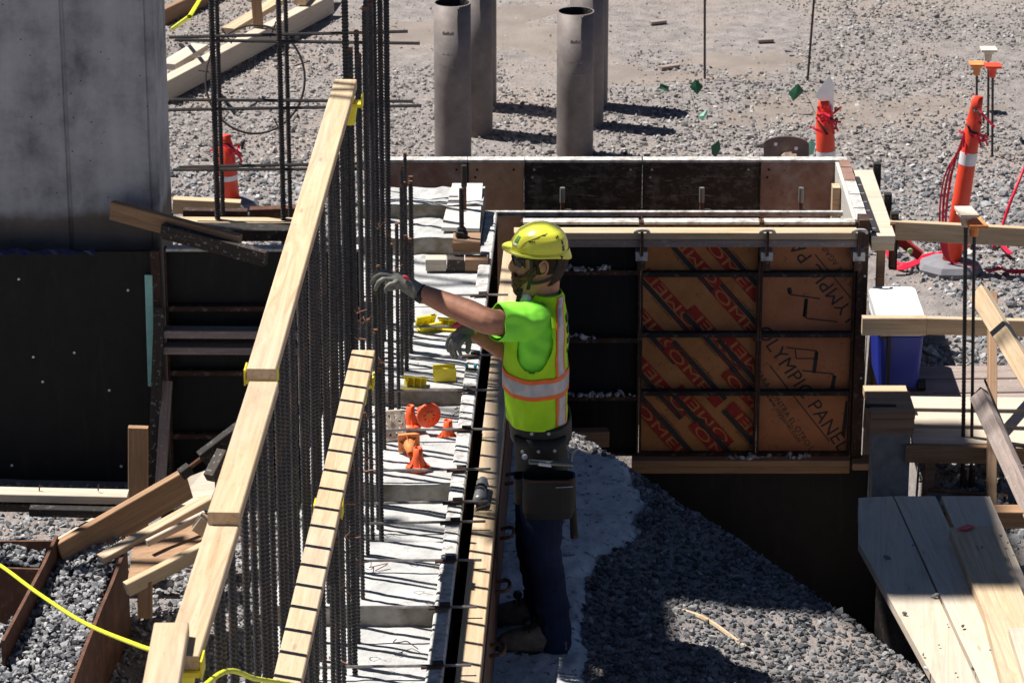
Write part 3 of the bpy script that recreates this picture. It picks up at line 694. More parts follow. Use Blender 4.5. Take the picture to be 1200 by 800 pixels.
text_print('lettering', 'OLYMPIC PANEL', .105, pY(958, 320, yp), rt2, up2, 'print_black', sheet_o, cl, 1.05)
text_print('lettering', 'THIS SIDE AGAINST', .042, pY(982, 312, yp), rt2, up2, 'print_black', sheet_o, cl, 1.05)
def stroke(pts, w, sheet, mat='print_black', clip=None):
    P = [pY(x, y, yp) for x, y in pts]; V = []; F = []
    for i in range(len(P) - 1):
        d = (P[i + 1] - P[i]).normalized(); s = Vector((-d.z, 0, d.x)) * w / 2; b = len(V); V += [P[i] - s, P[i + 1] - s, P[i + 1] + s, P[i] + s]; F.append((b, b + 1, b + 2, b + 3))
    flat('printed_mark', V, F, mat, sheet, clip)
for L_, w in (([(902, 428), (972, 517)], .006), ([(955, 298), (1001, 354)], .006), ([(908, 319), (944, 323)], .007), ([(923, 338), (926, 345), (961, 350)], .007), ([(945, 350), (942, 370), (946, 373), (981, 377)], .007),
              ([(921, 407), (957, 411), (958, 420), (933, 420), (932, 409)], .006), ([(940, 434), (976, 438), (979, 443)], .007)): stroke(L_, w, sheet_o, clip=cl)
for L_ in ([(945, 350), (943, 371)], [(957, 412), (954, 436)], [(978, 440), (975, 455)], [(925, 337), (926, 344)], [(993, 470), (988, 510)]): stroke(L_, .02, sheet_o, 'print_black', cl)
# red and black printed bands
clr = (xs_[1] + .012, xs_[2] - .018, Z0 + .012, Z1 - .012)
def band(px, py, ang, mirror):
    c = pY(px, py, yp + .0006) - Vector((0, .0006 * mirror, 0)); r_, u_ = dirv(ang); L2, h2 = .21, .027
    def quad(cx, cy, hw, hh, off, mat):
        q = c + r_ * cx + u_ * cy + Vector((0, off, 0)); flat('printed_band', [q - r_ * hw - u_ * hh, q + r_ * hw - u_ * hh, q + r_ * hw + u_ * hh, q - r_ * hw + u_ * hh], [(0, 1, 2, 3)], mat, sheet_r, clr)
    quad(0, 0, L2, h2, 0, 'print_red'); quad(.0, .044, L2, .0125, 0, 'print_black')
    text_print('lettering', 'OMEI', .07, c + r_ * -.02 + Vector((0, -.0003, 0)), r_ * 2.0, u_, 'ply_orange', sheet_r, clr, 1.05)
    text_print('lettering', 'FORM PLY', .022, c + u_ * .044 + r_ * -.12 + Vector((0, -.0003, 0)), r_ * 1.1, u_, 'print_red', sheet_r, clr)
    text_print('lettering', 'no release agent needed', .016, c + u_ * .066 + Vector((0, -.0003, 0)), r_, u_, 'print_black', sheet_r, clr)
for bi, (px, py, ang) in enumerate(((787, 352, 131), (866, 371, -49), (812, 300, 131), (858, 316, -49), (768, 385, 131), (840, 395, 131), (812, 440, -49), (880, 425, 131), (775, 450, 131), (825, 487, 131), (775, 505, -49), (880, 470, -49), (842, 530, -49), (886, 508, 131))):
    band(px, py, ang, bi)
# corner post and end of the box
o = thing('corner_post', 'dark rusty steel corner post at the end of the box form', 'post', (1.77, BY, Z0))
MB().box((1.748, BY - .03, Z0 - .06), (1.80, BY + .08, Z1 + .02)).build('post', 'steel_rust', o)
for z in (.1, -.2, .35): MB().lathe([(.006, .002), (.006, 0)], (1.785, BY - .031, z), 8, (0, -1, 0)).build('bolt', 'reflect_white', o)
xw0 = pY(672, 280, BY).x - .3
o = thing('top_waler', 'two stacked boards with a sunlit edge along the top of the box form', 'board', (.9, BY - .05, .5))
zt = pY(840, 273, BY - .1).z
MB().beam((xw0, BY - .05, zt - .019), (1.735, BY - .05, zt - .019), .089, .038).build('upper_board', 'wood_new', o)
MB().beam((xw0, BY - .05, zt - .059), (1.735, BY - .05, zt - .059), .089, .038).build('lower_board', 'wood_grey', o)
for i, px in enumerate((752, 899, 1007)):
    x = pY(px, 290, BY - .1).x
    o = thing('waler_clamp', ['rusty waler clamp between the plain black panel and the red banded panel', 'rusty waler clamp between the red banded panel and the lettered panel', 'rusty waler clamp with a cement topped hook beside the corner post'][i], 'clamp', (x, BY - .1, .3))
    MB().beam((x, BY - .11, zt + .012), (x, BY - .11, zt - .12), .016, .016, up=(0, 1, 0)).build('hook', 'steel_rust', o)
    MB().tube(smooth_path([(x - .035, BY - .085, zt - .008), (x - .025, BY - .1, zt + .012), (x + .02, BY - .1, zt + .014), (x + .036, BY - .085, zt - .004)], 4), .009, 7).build('hook_top', 'cement_rail', o)
    MB().box((x - .03, BY - .11, zt - .145), (x + .03, BY - .004, zt - .10)).build('block', 'cement_rail', o)
    MB().box((x - .022, BY - .1, zt - .2), (x + .018, BY - .004, zt - .148)).build('wedge', 'steel_rust', o)
o = thing('sill_boards', 'two stacked sill boards with cement dust under the box form', 'board', (1.2, BY, -.73))
MB().beam((.62, BY + .0, Z0 - .02), (1.74, BY + .0, Z0 - .02), .12, .036).build('upper_board', 'wood_tan', o)
MB().beam((.62, BY + .005, Z0 - .059), (1.74, BY + .005, Z0 - .059), .11, .038).build('lower_board', 'wood_tan', o)
MB().beam((1.75, BY - .04, Z0 - .02), (1.86, BY - .04, Z0 - .02), .13, .036).build('end_block', 'wood_tan', o)
o = MB().box((-.1, BY + .02, -1.97), (1.95, BY + .05, Z0 - .085)).build('pit_shade_sheet', 'black_ply_plain'); tag(o, 'black sheet standing in for the dark of the pit below the sill boards', 'panel')  # flat black sheet stands in for the unlit pit under the sill
o = MB().beam(pY(668, 513, BY - .12), pY(713, 512, BY - .1), .07, .085).build('timber_block', 'wood_tan'); tag(o, 'wood block lying on cement crumbs against the plain black panel', 'wood block')
# crumbs of cement on ribs
def crumbs(name, label, x0, x1, z, Y, n):
    X = rng.uniform(x0, x1, n); Yq = rng.uniform(Y - .02, Y + .03, n); o = stones(name, label, X, Yq, np.full(n, z), lump(n, .012, .05, 1.6), 'gravel', 'cement'); o.data.materials[0] = MATS['mud_concrete']
crumbs('cement_crumbs', 'cement crumbs on the upper rib of the plain black panel', .25, .5, .37, BY + .012, 28)
crumbs('cement_crumbs', 'cement crumbs on the middle rib of the plain black panel', .28, .42, .005, BY + .012, 16)
crumbs('cement_crumbs', 'cement crumbs on the lower rib of the plain black panel', .22, .63, -.31, BY + .012, 40)
crumbs('cement_crumbs', 'cement crumbs on the sill boards under the printed panels', 1.1, 1.6, Z0 - .003, BY - .02, 40)
# rear side of the box, inner faces toward us
RY = 17.58
def rearx(px): return pY(px, 220, RY).x
for i, (a, b, mat, lab) in enumerate(((440, 547, 'ply_red', 'reddish grey rear panel of the box form behind the anchor bolt'), (549, 614, 'ply_brown', 'narrow tan brown rear panel of the box form'), (616, 751, 'black_ply', 'black scuffed rear panel of the box form behind the worker\'s helmet'),
                                  (754, 889, 'black_ply', 'black scuffed rear panel of the box form next to the reddish end panel'), (891, 991, 'ply_red', 'reddish brown rear panel of the box form at the painted end'))):
    x0, x1 = rearx(a), rearx(b); t = thing('formwork_panel', lab, 'panel', ((x0 + x1) / 2, RY, Z0))
    MB().box((x0, RY, Z0), (x1, RY + .018, .585)).build('plywood', mat, t)
    MB().box((x0 - .003, RY - .004, .586), (x1 + .003, RY + .06, .6)).build('top_rail', 'cement_rail', t)
    for x in (x0 - .004, x1 + .001): MB().box((x, RY - .006, Z0), (x + .005, RY + .055, .585)).build('side_rail', 'steel_dark', t)
    for px_, py_ in ((a + 10, 199), (b - 12, 199), (a + 8, 208)): c = pY(px_, py_, RY - .002); MB().lathe([(.006, .002), (.007, 0)], c, 8, (0, -1, 0)).build('tie_hole', 'cement_rail' if mat == 'black_ply' else 'steel_dark', t)
# steel rail and rods along the box
zr = pY(700, 250, 16.75).z
tag(MB().beam((pY(478, 250, 16.75).x, 16.75, zr), (1.7, 16.75, zr), .025, .025).build('cement_rod', 'cement_rail'), 'cement covered steel bar running along the inside of the box form', 'steel bar')
for i, (px, lab) in enumerate(((659, 'dark capped bolt standing inside the box form near the worker\'s helmet'), (822, 'dark capped bolt standing inside the box form before the black panels'), (938, 'dark capped bolt standing inside the box form before the reddish end panel'))):
    c = pY(px, 250, 16.98); o = thing('anchor_bolt', lab, 'bolt', c)
    MB().tube([c + Vector((0, 0, -.1)), c + Vector((0, 0, .135))], .011, 8).build('shank', 'steel_brown', o)
    MB().tube([c + Vector((0, 0, .06)), c + Vector((0, 0, .14))], .014, 8).build('sleeve', 'tool_grey', o)
    MB().lathe([(.022, 0), (.022, .03)], c + Vector((.03, 0, -.01)), 6).build('nut', 'steel_dark', o)
# right end of the box
o = thing('painted_form_panel', 'cement caked end panel of the box form with faded red paint', 'panel', (1.77, 17, Z0))
MB().box((1.735, BY + .085, Z0), (1.753, RY - .008, .59)).build('plywood', 'wood_cement', o)
for i in range(9):
    y0 = BY + .085 + i * (RY - BY - .095) / 9; MB().box((1.754, y0 + .002, Z0 if i % 4 == 0 else .5), (1.81, y0 + (RY - BY - .095) / 9 - .002, .6 - .003 * (i % 2))).build('top_rail', 'cement_rail' if i < 6 else 'ply_red', o)
o = MB().box((1.69, 17.2, Z0), (1.73, 17.28, .56)).build('inner_stud', 'wood_new'); tag(o, 'upright dirty stud inside the painted end of the box form', 'stud')
o = thing('end_boards', 'two clean boards with a black strip laid flat outside the box form end', 'board', (1.88, 17, .4))
MB().box((1.815, BY - .0, .515), (1.935, 17.55, .553)).build('upper_board', 'wood_pale', o)
MB().box((1.817, BY + .003, .474), (1.932, 17.55, .513)).build('lower_board', 'wood_new', o)
MB().prism([(1.822, BY + .05, .5565), (1.862, BY + .05, .5565), (1.85, 17.4, .5565), (1.822, 17.4, .5565)], (0, 0, .003)).build('black_strip', 'print_black', o)
for i in range(8): y0 = BY + .1 + i * .15; MB().tube([(1.815, y0, .561), (1.845, y0 + .002, .561)], .003, 5).build('tie_end', 'cap_cream', o)
for y0 in (16.62, 16.95, 17.5): MB().box((1.936, y0, .3), (1.975, y0 + .05, .6)).build('bracket', 'steel_dark', o)
for y0 in (16.5, 17.3): MB().box((1.86, y0, -.6), (1.9, y0 + .05, .472)).build('support_leg', 'wood_tan', o)

# ================================================================== ITEMS ON TOP OF THE LONG WALL
zc = .555
tag(MB().prism([W(-.86, 16.2, .645), W(-.67, 16.18, .645), W(-.675, 16.72, .715), W(-.83, 16.72, .715)], (0, 0, .018)).build('plywood_scrap', 'wood_cement'), 'cement smeared plywood piece on the far end of the long wall', 'plywood scrap')
c = pz(541, 278, .69); o = thing('anchor_bolt', 'black threaded anchor bolt with a heavy nut on the red edged block', 'bolt', c)
MB().tube([c, c + Vector((0, 0, .25))], .012, 10).build('shank', 'steel_dark', o); MB().lathe([(.032, 0), (.032, .03), (.024, .033), (.022, .05)], c, 6).build('nut', 'steel_dark', o)
c = pz(543, 262, .71) + Vector((0, .3, 0)); o = thing('anchor_bolt', 'rusty anchor bolt rising beyond the black threaded bolt', 'bolt', c)
MB().tube([c + Vector((0, 0, -.5)), c + Vector((0, 0, .2))], .012, 10).build('shank', 'steel_brown', o); MB().tube([c + Vector((0, 0, .1)), c + Vector((0, 0, .21))], .015, 10).build('sleeve', 'steel_dark', o)
o = thing('red_edged_block', 'tan wood block with a red painted edge under the black anchor bolt', 'wood block', pz(546, 290, .6))
MB().beam(pz(531, 284, .665), pz(563, 284, .665), .16, .05).build('block', 'wood_tan', o); MB().beam(pz(530, 288, .668), pz(559, 287, .668), .006, .02).build('red_edge', 'paint_red', o)
for i, (a, b, mat, lab) in enumerate(((499, 523, 'wood_pale', 'pale wood block on the wall left of the dark block'), (524, 544, 'wood_dark', 'dark wood block on the wall between two paler blocks'), (545, 572, 'wood_tan', 'tan wood block on the wall right of the dark block'))):
    p0, p1 = pz(a, 308, .59), pz(b, 308, .59); tag(MB().beam(p0, p1, .075, .06).build('wood_block', mat), lab, 'wood block')
def cone_cap(px, py, z, lab, mat='orange_plastic', axis=(0, 0, 1), disc=True, s=1.0):
    c = pz(px, py, z); ax = Vector(axis).normalized(); o = thing('rebar_guard', lab, 'rebar cap', c)
    if disc: MB().lathe([(.004, 0), (.05 * s, 0), (.054 * s, .006 * s), (.05 * s, .012 * s), (.03 * s, .018 * s)], c, 20, axis).build('disc', mat, o, smooth=True)
    else:
        a = ax.orthogonal().normalized(); a = (Vector((1, 0, 0)) - ax * ax.x).normalized(); b = ax.cross(a); h = .048 * s; q = [c + a * x * h + b * y * h for x, y in ((-1, -1), (1, -1), (1, 1), (-1, 1))]
        MB().prism(q, ax * .012).build('plate', mat, o)
    MB().lathe([(.034 * s, .014 * s), (.03 * s, .03 * s), (.021 * s, .055 * s), (.0185 * s, .095 * s), (.0145 * s, .095 * s), (.014 * s, .03 * s)], c, 18, axis, False).build('collar', mat, o, smooth=True)
    if abs(ax.z) < .9 and disc:
        MB().lathe([(.003, -.004), (.016, -.004), (.02, .001)], c, 14, axis).build('hub', 'orange_faded', o)
        for k in range(8): t = k * math.pi / 4; a = ax.orthogonal().normalized(); b = ax.cross(a); d = a * math.cos(t) + b * math.sin(t); MB().beam(c + d * .012 - ax * .003, c + d * .03 - ax * .001, .004, .004, up=ax).build('spoke', 'orange_faded', o)
    for k in range(6):
        t = k * math.pi / 3; a = ax.orthogonal().normalized(); b = ax.cross(a); d = a * math.cos(t) + b * math.sin(t)
        MB().prism([c + d * .02 * s + ax * .012 * s, c + d * .048 * s + ax * .012 * s, c + d * .03 * s + ax * .035 * s, c + d * .02 * s + ax * .055 * s], d.cross(ax) * .003).build('fin', mat, o)
    return o
cone_cap(525, 516, zc - .05, 'orange rebar cap standing alone near the wall form')
cone_cap(490, 549, zc - .0, 'orange rebar cap standing upright in front of the square one')
cone_cap(481, 499, zc - .06, 'orange rebar cap standing behind the tipped disc')
cone_cap(503, 487, zc + .03, 'orange rebar cap tipped over to show its round ribbed disc', axis=(-.35, .85, -.05), s=1.05)
cone_cap(479, 517, zc + .05, 'faded orange square rebar cap lying with its hollow neck toward the rope', 'orange_faded', axis=(.12, -.85, -.25), disc=False, s=.95)
c = pz(462, 513, zc + .01); o = thing('lattice_guard', 'cream square lattice cap beside the faded orange square one', 'rebar cap', c)
a = Vector((1, .2, 0)).normalized() * .045; b = Vector((-.1, .35, .9)).normalized() * .055; cc = c + b
for p, q in (((-1, -1), (1, -1)), ((1, -1), (1, 1)), ((1, 1), (-1, 1)), ((-1, 1), (-1, -1)), ((-1, -1), (1, 1)), ((-1, 1), (1, -1)), ((0, -1), (0, 1)), ((-1, 0), (1, 0))):
    MB().beam(cc + a * p[0] + b * p[1], cc + a * q[0] + b * q[1], .02, .012, up=a.cross(b)).build('bar', 'cap_cream', o)
def yellow_box(px, py, z, lab, rz, lay=0, lit=True):
    c = pz(px, py, z); o = thing('yellow_guard_clip', lab, 'rebar clip', c); Mx = Matrix.Rotation(rz, 3, 'Z') @ Matrix.Rotation(lay, 3, 'X')
    def bx(lo, hi, nm): 
        m = MB().box(lo, hi); m.v = [c + Mx @ v for v in m.v]; m.build(nm, 'yellow_plastic', o)
    bx((-.05, -.03, 0), (.05, -.022, .06), 'side'); bx((-.05, .022, 0), (.05, .03, .06), 'side'); bx((-.05, -.0215, 0), (.05, .0215, .01), 'web')
    for x in (-.03, 0, .03): bx((x - .003, -.0215, .011), (x + .003, .0215, .03), 'rib')
    m = MB().lathe([(.012, .06), (.02, .06), (.024, .01)], (0, 0, 0), 12); m.v = [c + Mx @ (v + Vector((.0, 0, -.06))) + Vector((0, 0, .01)) for v in m.v]
yellow_box(521, 444, zc, 'boxy yellow plastic clip standing on the wall nearest the form', .1)
yellow_box(487, 449, zc, 'yellow plastic clip lying on its side near the rebar', -.25, 1.2)
yellow_box(500, 385, zc, 'yellow plastic clip in shade below the worker\'s forearm, nearest the rebar', .5, .5)
yellow_box(527, 383, zc, 'yellow plastic clip in shade below the worker\'s elbow', -.2, 1.0)
o = thing('grey_tool', 'grey cylindrical power tool lying on the waler board', 'tool', pz(563, 575, .57))
a, b = pz(566, 563, .605), pz(561, 588, .6); MB().tube([a, a.lerp(b, .15), a.lerp(b, .2), b.lerp(a, .1), b], [.02, .026, .024, .026, .02], 12).build('body', 'tool_grey', o, smooth=True); MB().tube([a.lerp(b, .4), a.lerp(b, .5)], .0275, 12).build('band', 'strap_black', o)
tag(MB().prism([pz(556, 597, .575), pz(573, 592, .575), pz(574, 574, .575), pz(568, 574, .575)], (0, 0, .006)).build('steel_plate', 'cement_rail'), 'small grey steel plate under the power tool on the waler', 'steel plate')
o = thing('cyan_clip', 'small cyan and black plastic clips on the form rail near the worker\'s hand', 'clip', pz(552, 431, .6))
for px in (547, 557): c = pz(px, 431, .602); MB().ball(c + Vector((0, 0, .008)), (.008, .012, .012)).build('pad', 'cyan_plastic', o)
MB().beam(pz(546, 432, .606), pz(559, 433, .606), .012, .012).build('bridge', 'strap_black', o)
# twisted wire scraps
def wire(px, py, z, lab, n=9, s=.05, mat='wire_dark'):
    c = pz(px, py, z); p = c; pts = [p]
    for i in range(n):
        p = p + Vector((random.uniform(-1, 1) * s, random.uniform(-1, 1) * s, random.uniform(-.1, .25) * s)); p.z = max(p.z, z + .003); pts.append(p.copy())
    tag(MB().tube(smooth_path(pts, 4), .002, 5).build('tie_wire', mat), lab, 'wire')
wire(428, 722, .5, 'rusty tangle of tie wire on the face of the nearest recessed key', 10, .06, 'wire_copper'); wire(462, 538, .49, 'dark curl of tie wire below the cream lattice cap', 10)
wire(530, 487, .5, 'thin curl of tie wire above the lone orange cap'); wire(440, 668, .56, 'faint curl of tie wire in front of the nearest key', 8, .07, 'wire_copper'); wire(440, 625, .56, 'short bent wire scrap beside the rebar feet', 4); wire(478, 388, .56, 'dark bent wire in shade below the yellow clips', 5, .05); wire(490, 760, .48, 'loose wire scrap lying in the nearest recessed key', 5, .05)

# ================================================================== YARD BEHIND
def gz(x, y): return float(gh(x, y))
def gpt(px, py):
    p = pz(px, py, -.25)
    for _ in range(3): p = pz(px, py, gz(p.x, p.y))
    return p
# six pipe piles
for i, (px, pyb, pyt, w, lab) in enumerate(((531, 193, 3, 43, 'open steel pipe pile nearest the tan rear panel, cut level'), (557, 155, -24, 41, 'pipe pile standing directly behind the one by the tan panel'), (562, 124, -60, 40, 'farthest pipe pile of the row behind the tan panel'),
                                  (673.5, 182, 13, 43, 'open steel pipe pile by the black rear panels with chalk marks'), (687, 147, -30, 40, 'pipe pile standing directly behind the chalk marked one'), (692, 124, -70, 40, 'farthest pipe pile of the row behind the black rear panels'))):
    b = gpt(px, pyb); top = pY(px, pyt, b.y).z; r = w / 2 / 4000 * (b - Vector((0, 0, CAM_H))).length * 1.0
    o = thing('pipe_pile', lab, 'pipe', b, 'steel pipe piles in the yard')
    m = MB(); m.lathe([(r, -.2), (r, 0), (r, (top - b.z) * .5), (r, top - b.z), (r - .009, top - b.z)], b, 36, caps=False); m.build('shaft', 'pipe_steel', o, smooth=False)
    for p in o.children[0].data.polygons: p.use_smooth = abs(p.normal.z) < .5
    m = MB(); m.lathe([(r - .0092, top - b.z - .002), (r - .0095, top - b.z - .5), (.005, top - b.z - .5)], b, 36, caps=False); m.build('inner_wall', 'steel_dark', o)  # dark steel colour stands in for shade down the open pipe
    if i in (0, 3):
        for zz, hh in ((.16, .02), (.3, .006), (.38, .006)):
            V = []; F = []
            for k in range(9):
                t = -2.1 + k * .08 + (.25 if i == 3 else .0); V += [b + Vector(((r + .002) * math.cos(t), (r + .002) * math.sin(t), top - b.z - zz + .006 * math.sin(k * 2))), b + Vector(((r + .002) * math.cos(t), (r + .002) * math.sin(t), top - b.z - zz - hh))]
            for k in range(8): F.append((2 * k, 2 * k + 1, 2 * k + 3, 2 * k + 2))
            MB().add(V, F).build('chalk_mark', 'pipe_chalk', o)
# mound of fines at the foot of the chalk marked pile
# survey rods
for px0, py0, px1, py1, lab in ((826, -40, 826, 93, 'thin straight steel rod stuck in the dirt above the green flags'), (957, -40, 946, 95, 'thin leaning steel rod stuck in the dirt above the white flag')):
    b = gpt(px1, py1); tag(MB().tube([b + Vector((0, 0, -.05)), pY(px0, py0, b.y)], .008, 6).build('survey_rod', 'wire_dark'), lab, 'rod')
# marking flags
def flag(base, poly, mat, lab):
    b = gpt(*base); o = thing('marking_flag', lab, 'flag', b)
    P = [pY(x, y, b.y + .01) for x, y in poly]; cx = sum(p.x for p in P) / len(P)
    V = []
    n = len(P); c = sum(P, Vector()) / n; V = P + [c + Vector((0, -.004, 0))]; F = [(i, (i + 1) % n, n) for i in range(n)]
    m = MB().add([v + Vector((0, .025 * math.sin(v.x * 40), 0)) for v in V], F); m.build('sheet', mat, o)
    MB().tube([b + Vector((0, 0, -.02)), P[0]], .0016, 5).build('wire_stem', 'wire_dark', o)
flag((818, 135), [(808, 103), (815, 92), (824, 101), (817, 110)], 'flag_green', 'dark green marking flag below the straight survey rod')
flag((775, 120), [(772, 105), (774, 99), (784, 101), (783, 107)], 'flag_green', 'tiny dark green marking flag beside the pile shadows')
flag((842, 196), [(833, 170), (843, 165), (845, 176), (839, 185), (834, 180)], 'flag_green', 'dark green marking flag just behind the black rear panel')
flag((820, 155), [(818, 136), (828, 128), (829, 133), (822, 140)], 'flag_mint', 'pale mint marking flag lying between the dark green flags')
flag((958, 134), [(943, 108), (935, 97), (924, 108), (929, 118)], 'flag_green', 'dark green marking flag leaning beside the white diamond flag')
flag((949, 190), [(944, 170), (950, 162), (956, 168), (953, 180), (946, 181)], 'flag_mint', 'pale mint marking flag half hidden behind the orange tube with the white flag')
# capped bars beyond the delineator
def capped(px, pyt, pyb, mat, lab, flatw=.075, r=.008):
    b = gpt(px, pyb); top = pY(px, pyt, b.y); o = thing('capped_bar', lab, 'rebar', b)
    MB().tube([b + Vector((0, 0, -.1)), top], r, 7).build('bar', 'rebar_dark', o)
    m = MB(); m.lathe([(.02, -.08), (.026, -.03), (.045, -.012)], top, 12); m.build('cap_neck', mat, o)
    h = flatw / 1.5; m = MB().prism([top + Vector((x * h, y * h, -.012)) for x, y in ((-1, -1), (1, -1), (1, 1), (-1, 1))], (0, 0, .014)); m.build('cap_plate', mat, o)
capped(1145, 74, 130, 'orange_faded', 'rebar with a small tan cap in the gravel behind the delineator'); capped(1158.5, 57, 160, 'cap_cream', 'tallest rebar with a cream cap in the gravel behind the delineator'); capped(1163.5, 76, 184, 'delineator_orange', 'rebar with a red cap in the gravel behind the delineator')
# delineators
def delineator(base, top, label, r0=.054, r1=.044, tape=True, base_disc=True, flattop=True, bands=(.62, .8)):
    b = gpt(*base); tp = pY(top[0], top[1], b.y - .02); ax = (tp - b); L = ax.length; ax.normalize()
    o = thing('delineator', label, 'delineator', b)
    if base_disc:
        m = MB(); n = 8
        m.rings([[b + Vector((s * math.cos(2 * math.pi * k / n + .4), s * .9 * math.sin(2 * math.pi * k / n + .4), z)) for k in range(n)] for s, z in ((.185, 0), (.19, .03), (.165, .06), (.09, .075))]); m.build('base', 'rubber_grey', o)
    side = Vector((1, 0, 0)); side = (side - ax * side.dot(ax)).normalized(); dp = ax.cross(side)
    def ringat(t, sx, sy): c = b + ax * (.05 + t * (L - .05)); return [c + side * sx * math.cos(2 * math.pi * k / 20) + dp * sy * math.sin(2 * math.pi * k / 20) for k in range(20)]
    rr = lambda t: r0 + (r1 - r0) * t
    MB().rings([ringat(0, r0, r0), ringat(.4, rr(.4), rr(.4)), ringat(.8, rr(.8), rr(.8)), ringat(.86, r1 * .95, r1 * .6), ringat(.93, r1 * .75, r1 * .3), ringat(1.0, r1 * .7, r1 * .28)]).build('tube', 'delineator_orange', o, smooth=True)
    for t in bands: MB().rings([ringat(t, rr(t) + .0015, rr(t) + .0015), ringat(t + .075, rr(t) + .0015, rr(t) + .0015)], False).build('reflective_band', 'reflect_white', o, smooth=True)
    if tape:
        random.seed(int(base[0]))
        for k in range(14):
            t = .74 + .24 * random.random(); c = b + ax * t * L + side * random.uniform(-.05, .05) - dp * .0
            a0 = random.uniform(-3, 0); sw = random.uniform(.8, 2.2); rr_ = r1 + random.uniform(.003, .02)
            pts = [c + side * rr_ * math.cos(a0 + sw * q / 5) + dp * rr_ * math.sin(a0 + sw * q / 5) + ax * (-.035 * q / 5 + random.uniform(-.012, .012)) for q in range(4)] + [c + side * rr_ * 1.1 * math.cos(a0 + sw) + dp * rr_ * 1.2 * math.sin(a0 + sw) + Vector((random.uniform(-.03, .03), -.01, -random.uniform(.03, .1)))]
            m = MB(); pp = smooth_path(pts, 5)
            for q0, q1 in zip(pp, pp[1:]):
                if (q1 - q0).length > .002: m.beam(q0, q1, .014, .0012, ch=0, up=(.25 + .4 * math.sin(q0.z * 40), -1, .3))
            m.build('flagging_tape', 'tape_red' if k % 4 else 'strap_black', o)
    return o, b, ax, L, side
o, b, ax, L, side = delineator((1113, 318), (1146, 113), 'tall orange delineator tube leaning on a grey rubber base, wrapped in red tape', bands=(.60,))
for k in range(5):
    x = -.065 - .009 * k + .006 * (k % 2); pts = [b + ax * (.80 - .02 * k) * L + side * -.05 + Vector((0, -.04, 0)), b + ax * .55 * L + side * (x - .02) + Vector((0, -.05, 0)), b + ax * .3 * L + side * (x - .01) + Vector((0, -.06, 0)), b + ax * .1 * L + side * (-.03 - .004 * k) + Vector((0, -.075, 0)), b + ax * .03 * L + side * (.06 + .02 * k) + Vector((0, -.1, .01 * k))]
    m = MB(); pp = smooth_path(pts, 6)
    for q0, q1 in zip(pp, pp[1:]): m.beam(q0, q1, .011, .0012, ch=0, up=(.6 * math.sin(q0.z * 14 + k), -1, .1))
    m.build('flagging_tape', 'tape_red', o)
o2, b2, ax2, L2_, s2 = delineator((969, 222), (966, 118), 'orange delineator tube tangled in red tape behind the box form, carrying a white flag', r0=.06, r1=.052, bands=(.32,))
w = [pY(x, y, b2.y - .03) for x, y in ((972, 88), (978, 101), (976, 130), (968, 128), (955, 111))]
tag(MB().prism(w, (.0006, .0006, 0)).build('white_flag', 'flag_white'), 'white diamond shaped flag stuck in the top of the orange tube', 'flag')
delineator((268, 246), (264, 158), 'red orange delineator collapsed in the gravel behind the pier\'s rebar grid', r0=.07, r1=.045, bands=(.35,))
for P, lab in (([(1035, 292), (1045, 312), (1062, 318), (1085, 308), (1100, 306)], 'red flagging tape looping on the gravel beside the box form'), ([(1046, 322), (1062, 321), (1085, 311), (1107, 303)], 'red flagging tape trailing to the rubber base'),
               ([(1125, 300), (1140, 288), (1160, 280)], 'short red flagging tape strip behind the rail board'), ([(1157, 326), (1172, 322), (1185, 326), (1230, 325)], 'twisted red flagging tape running off beyond the rubber base'), ([(1168, 280), (1175, 296), (1184, 305)], 'dangling red tape end under the rail board')):
    m = MB(); pp = smooth_path([gpt(x, y) + Vector((0, 0, .04)) for x, y in P], 5)
    for q0, q1 in zip(pp, pp[1:]): m.beam(q0, q1, .03, .006, ch=0, up=(.3 * math.sin(q0.x * 30), -.5, 1))
    tag(m.build('flagging_tape', 'tape_red'), lab, 'tape')
hp = [pz(1164, 290, -.1), pY(1170, 280, 18.2), pY(1180, 248, 18.25), pY(1190, 222, 18.3), pY(1203, 190, 18.4), pY(1225, 140, 18.5)]
tag(MB().tube(smooth_path(hp, 5), .009, 7).build('red_rope', 'tape_red', smooth=True), 'taut red rope rising from the gravel behind the rail board', 'rope')
# plate with holes, leaning behind the box
b = gpt(921, 205); o = thing('steel_plate', 'dark rounded steel plate with bolt holes leaning behind the reddish rear panel', 'steel plate', b)
pp = [pY(895, 205, b.y), pY(895, 170, b.y)] + [pY(921 + 27 * math.cos(a), 170 - 10 * math.sin(a), b.y) for a in np.linspace(math.pi - .2, .2, 9)] + [pY(948, 170, b.y), pY(948, 205, b.y)]
MB().prism(pp, (0, .02, 0)).build('plate', 'steel_plate', o)
for px, py in ((909, 169), (933, 174)): MB().lathe([(.011, .002), (.012, 0)], pY(px, py, b.y - .001), 10, (0, -1, 0)).build('bolt_hole', 'reflect_white', o)
for P, lab in ((((902, 196), (924, 181)), 'short pale stick lying against the rounded steel plate'), (((918, 196), (929, 183)), 'thin pale splinter lying against the rounded steel plate')):
    a_, c_ = gpt(*P[0]), pY(P[1][0], P[1][1], b.y - .05); tag(MB().beam(a_, c_, .05, .03).build('timber_scrap', 'wood_pale'), lab, 'wood scrap')
for px, py, px2, py2, lab in ((888, 51, 906, 50, 'pale wood sliver on the dirt far behind the survey rods'), (774, 83, 795, 80, 'dark wood sliver on the dirt above the tiny green flag'), (762, 30, 780, 28, 'brown wood sliver on the gravel by the farthest piles')):
    tag(MB().beam(gpt(px, py) + Vector((0, 0, .02)), gpt(px2, py2) + Vector((0, 0, .02)), .045, .02).build('timber_scrap', 'wood_grey'), lab, 'wood scrap')
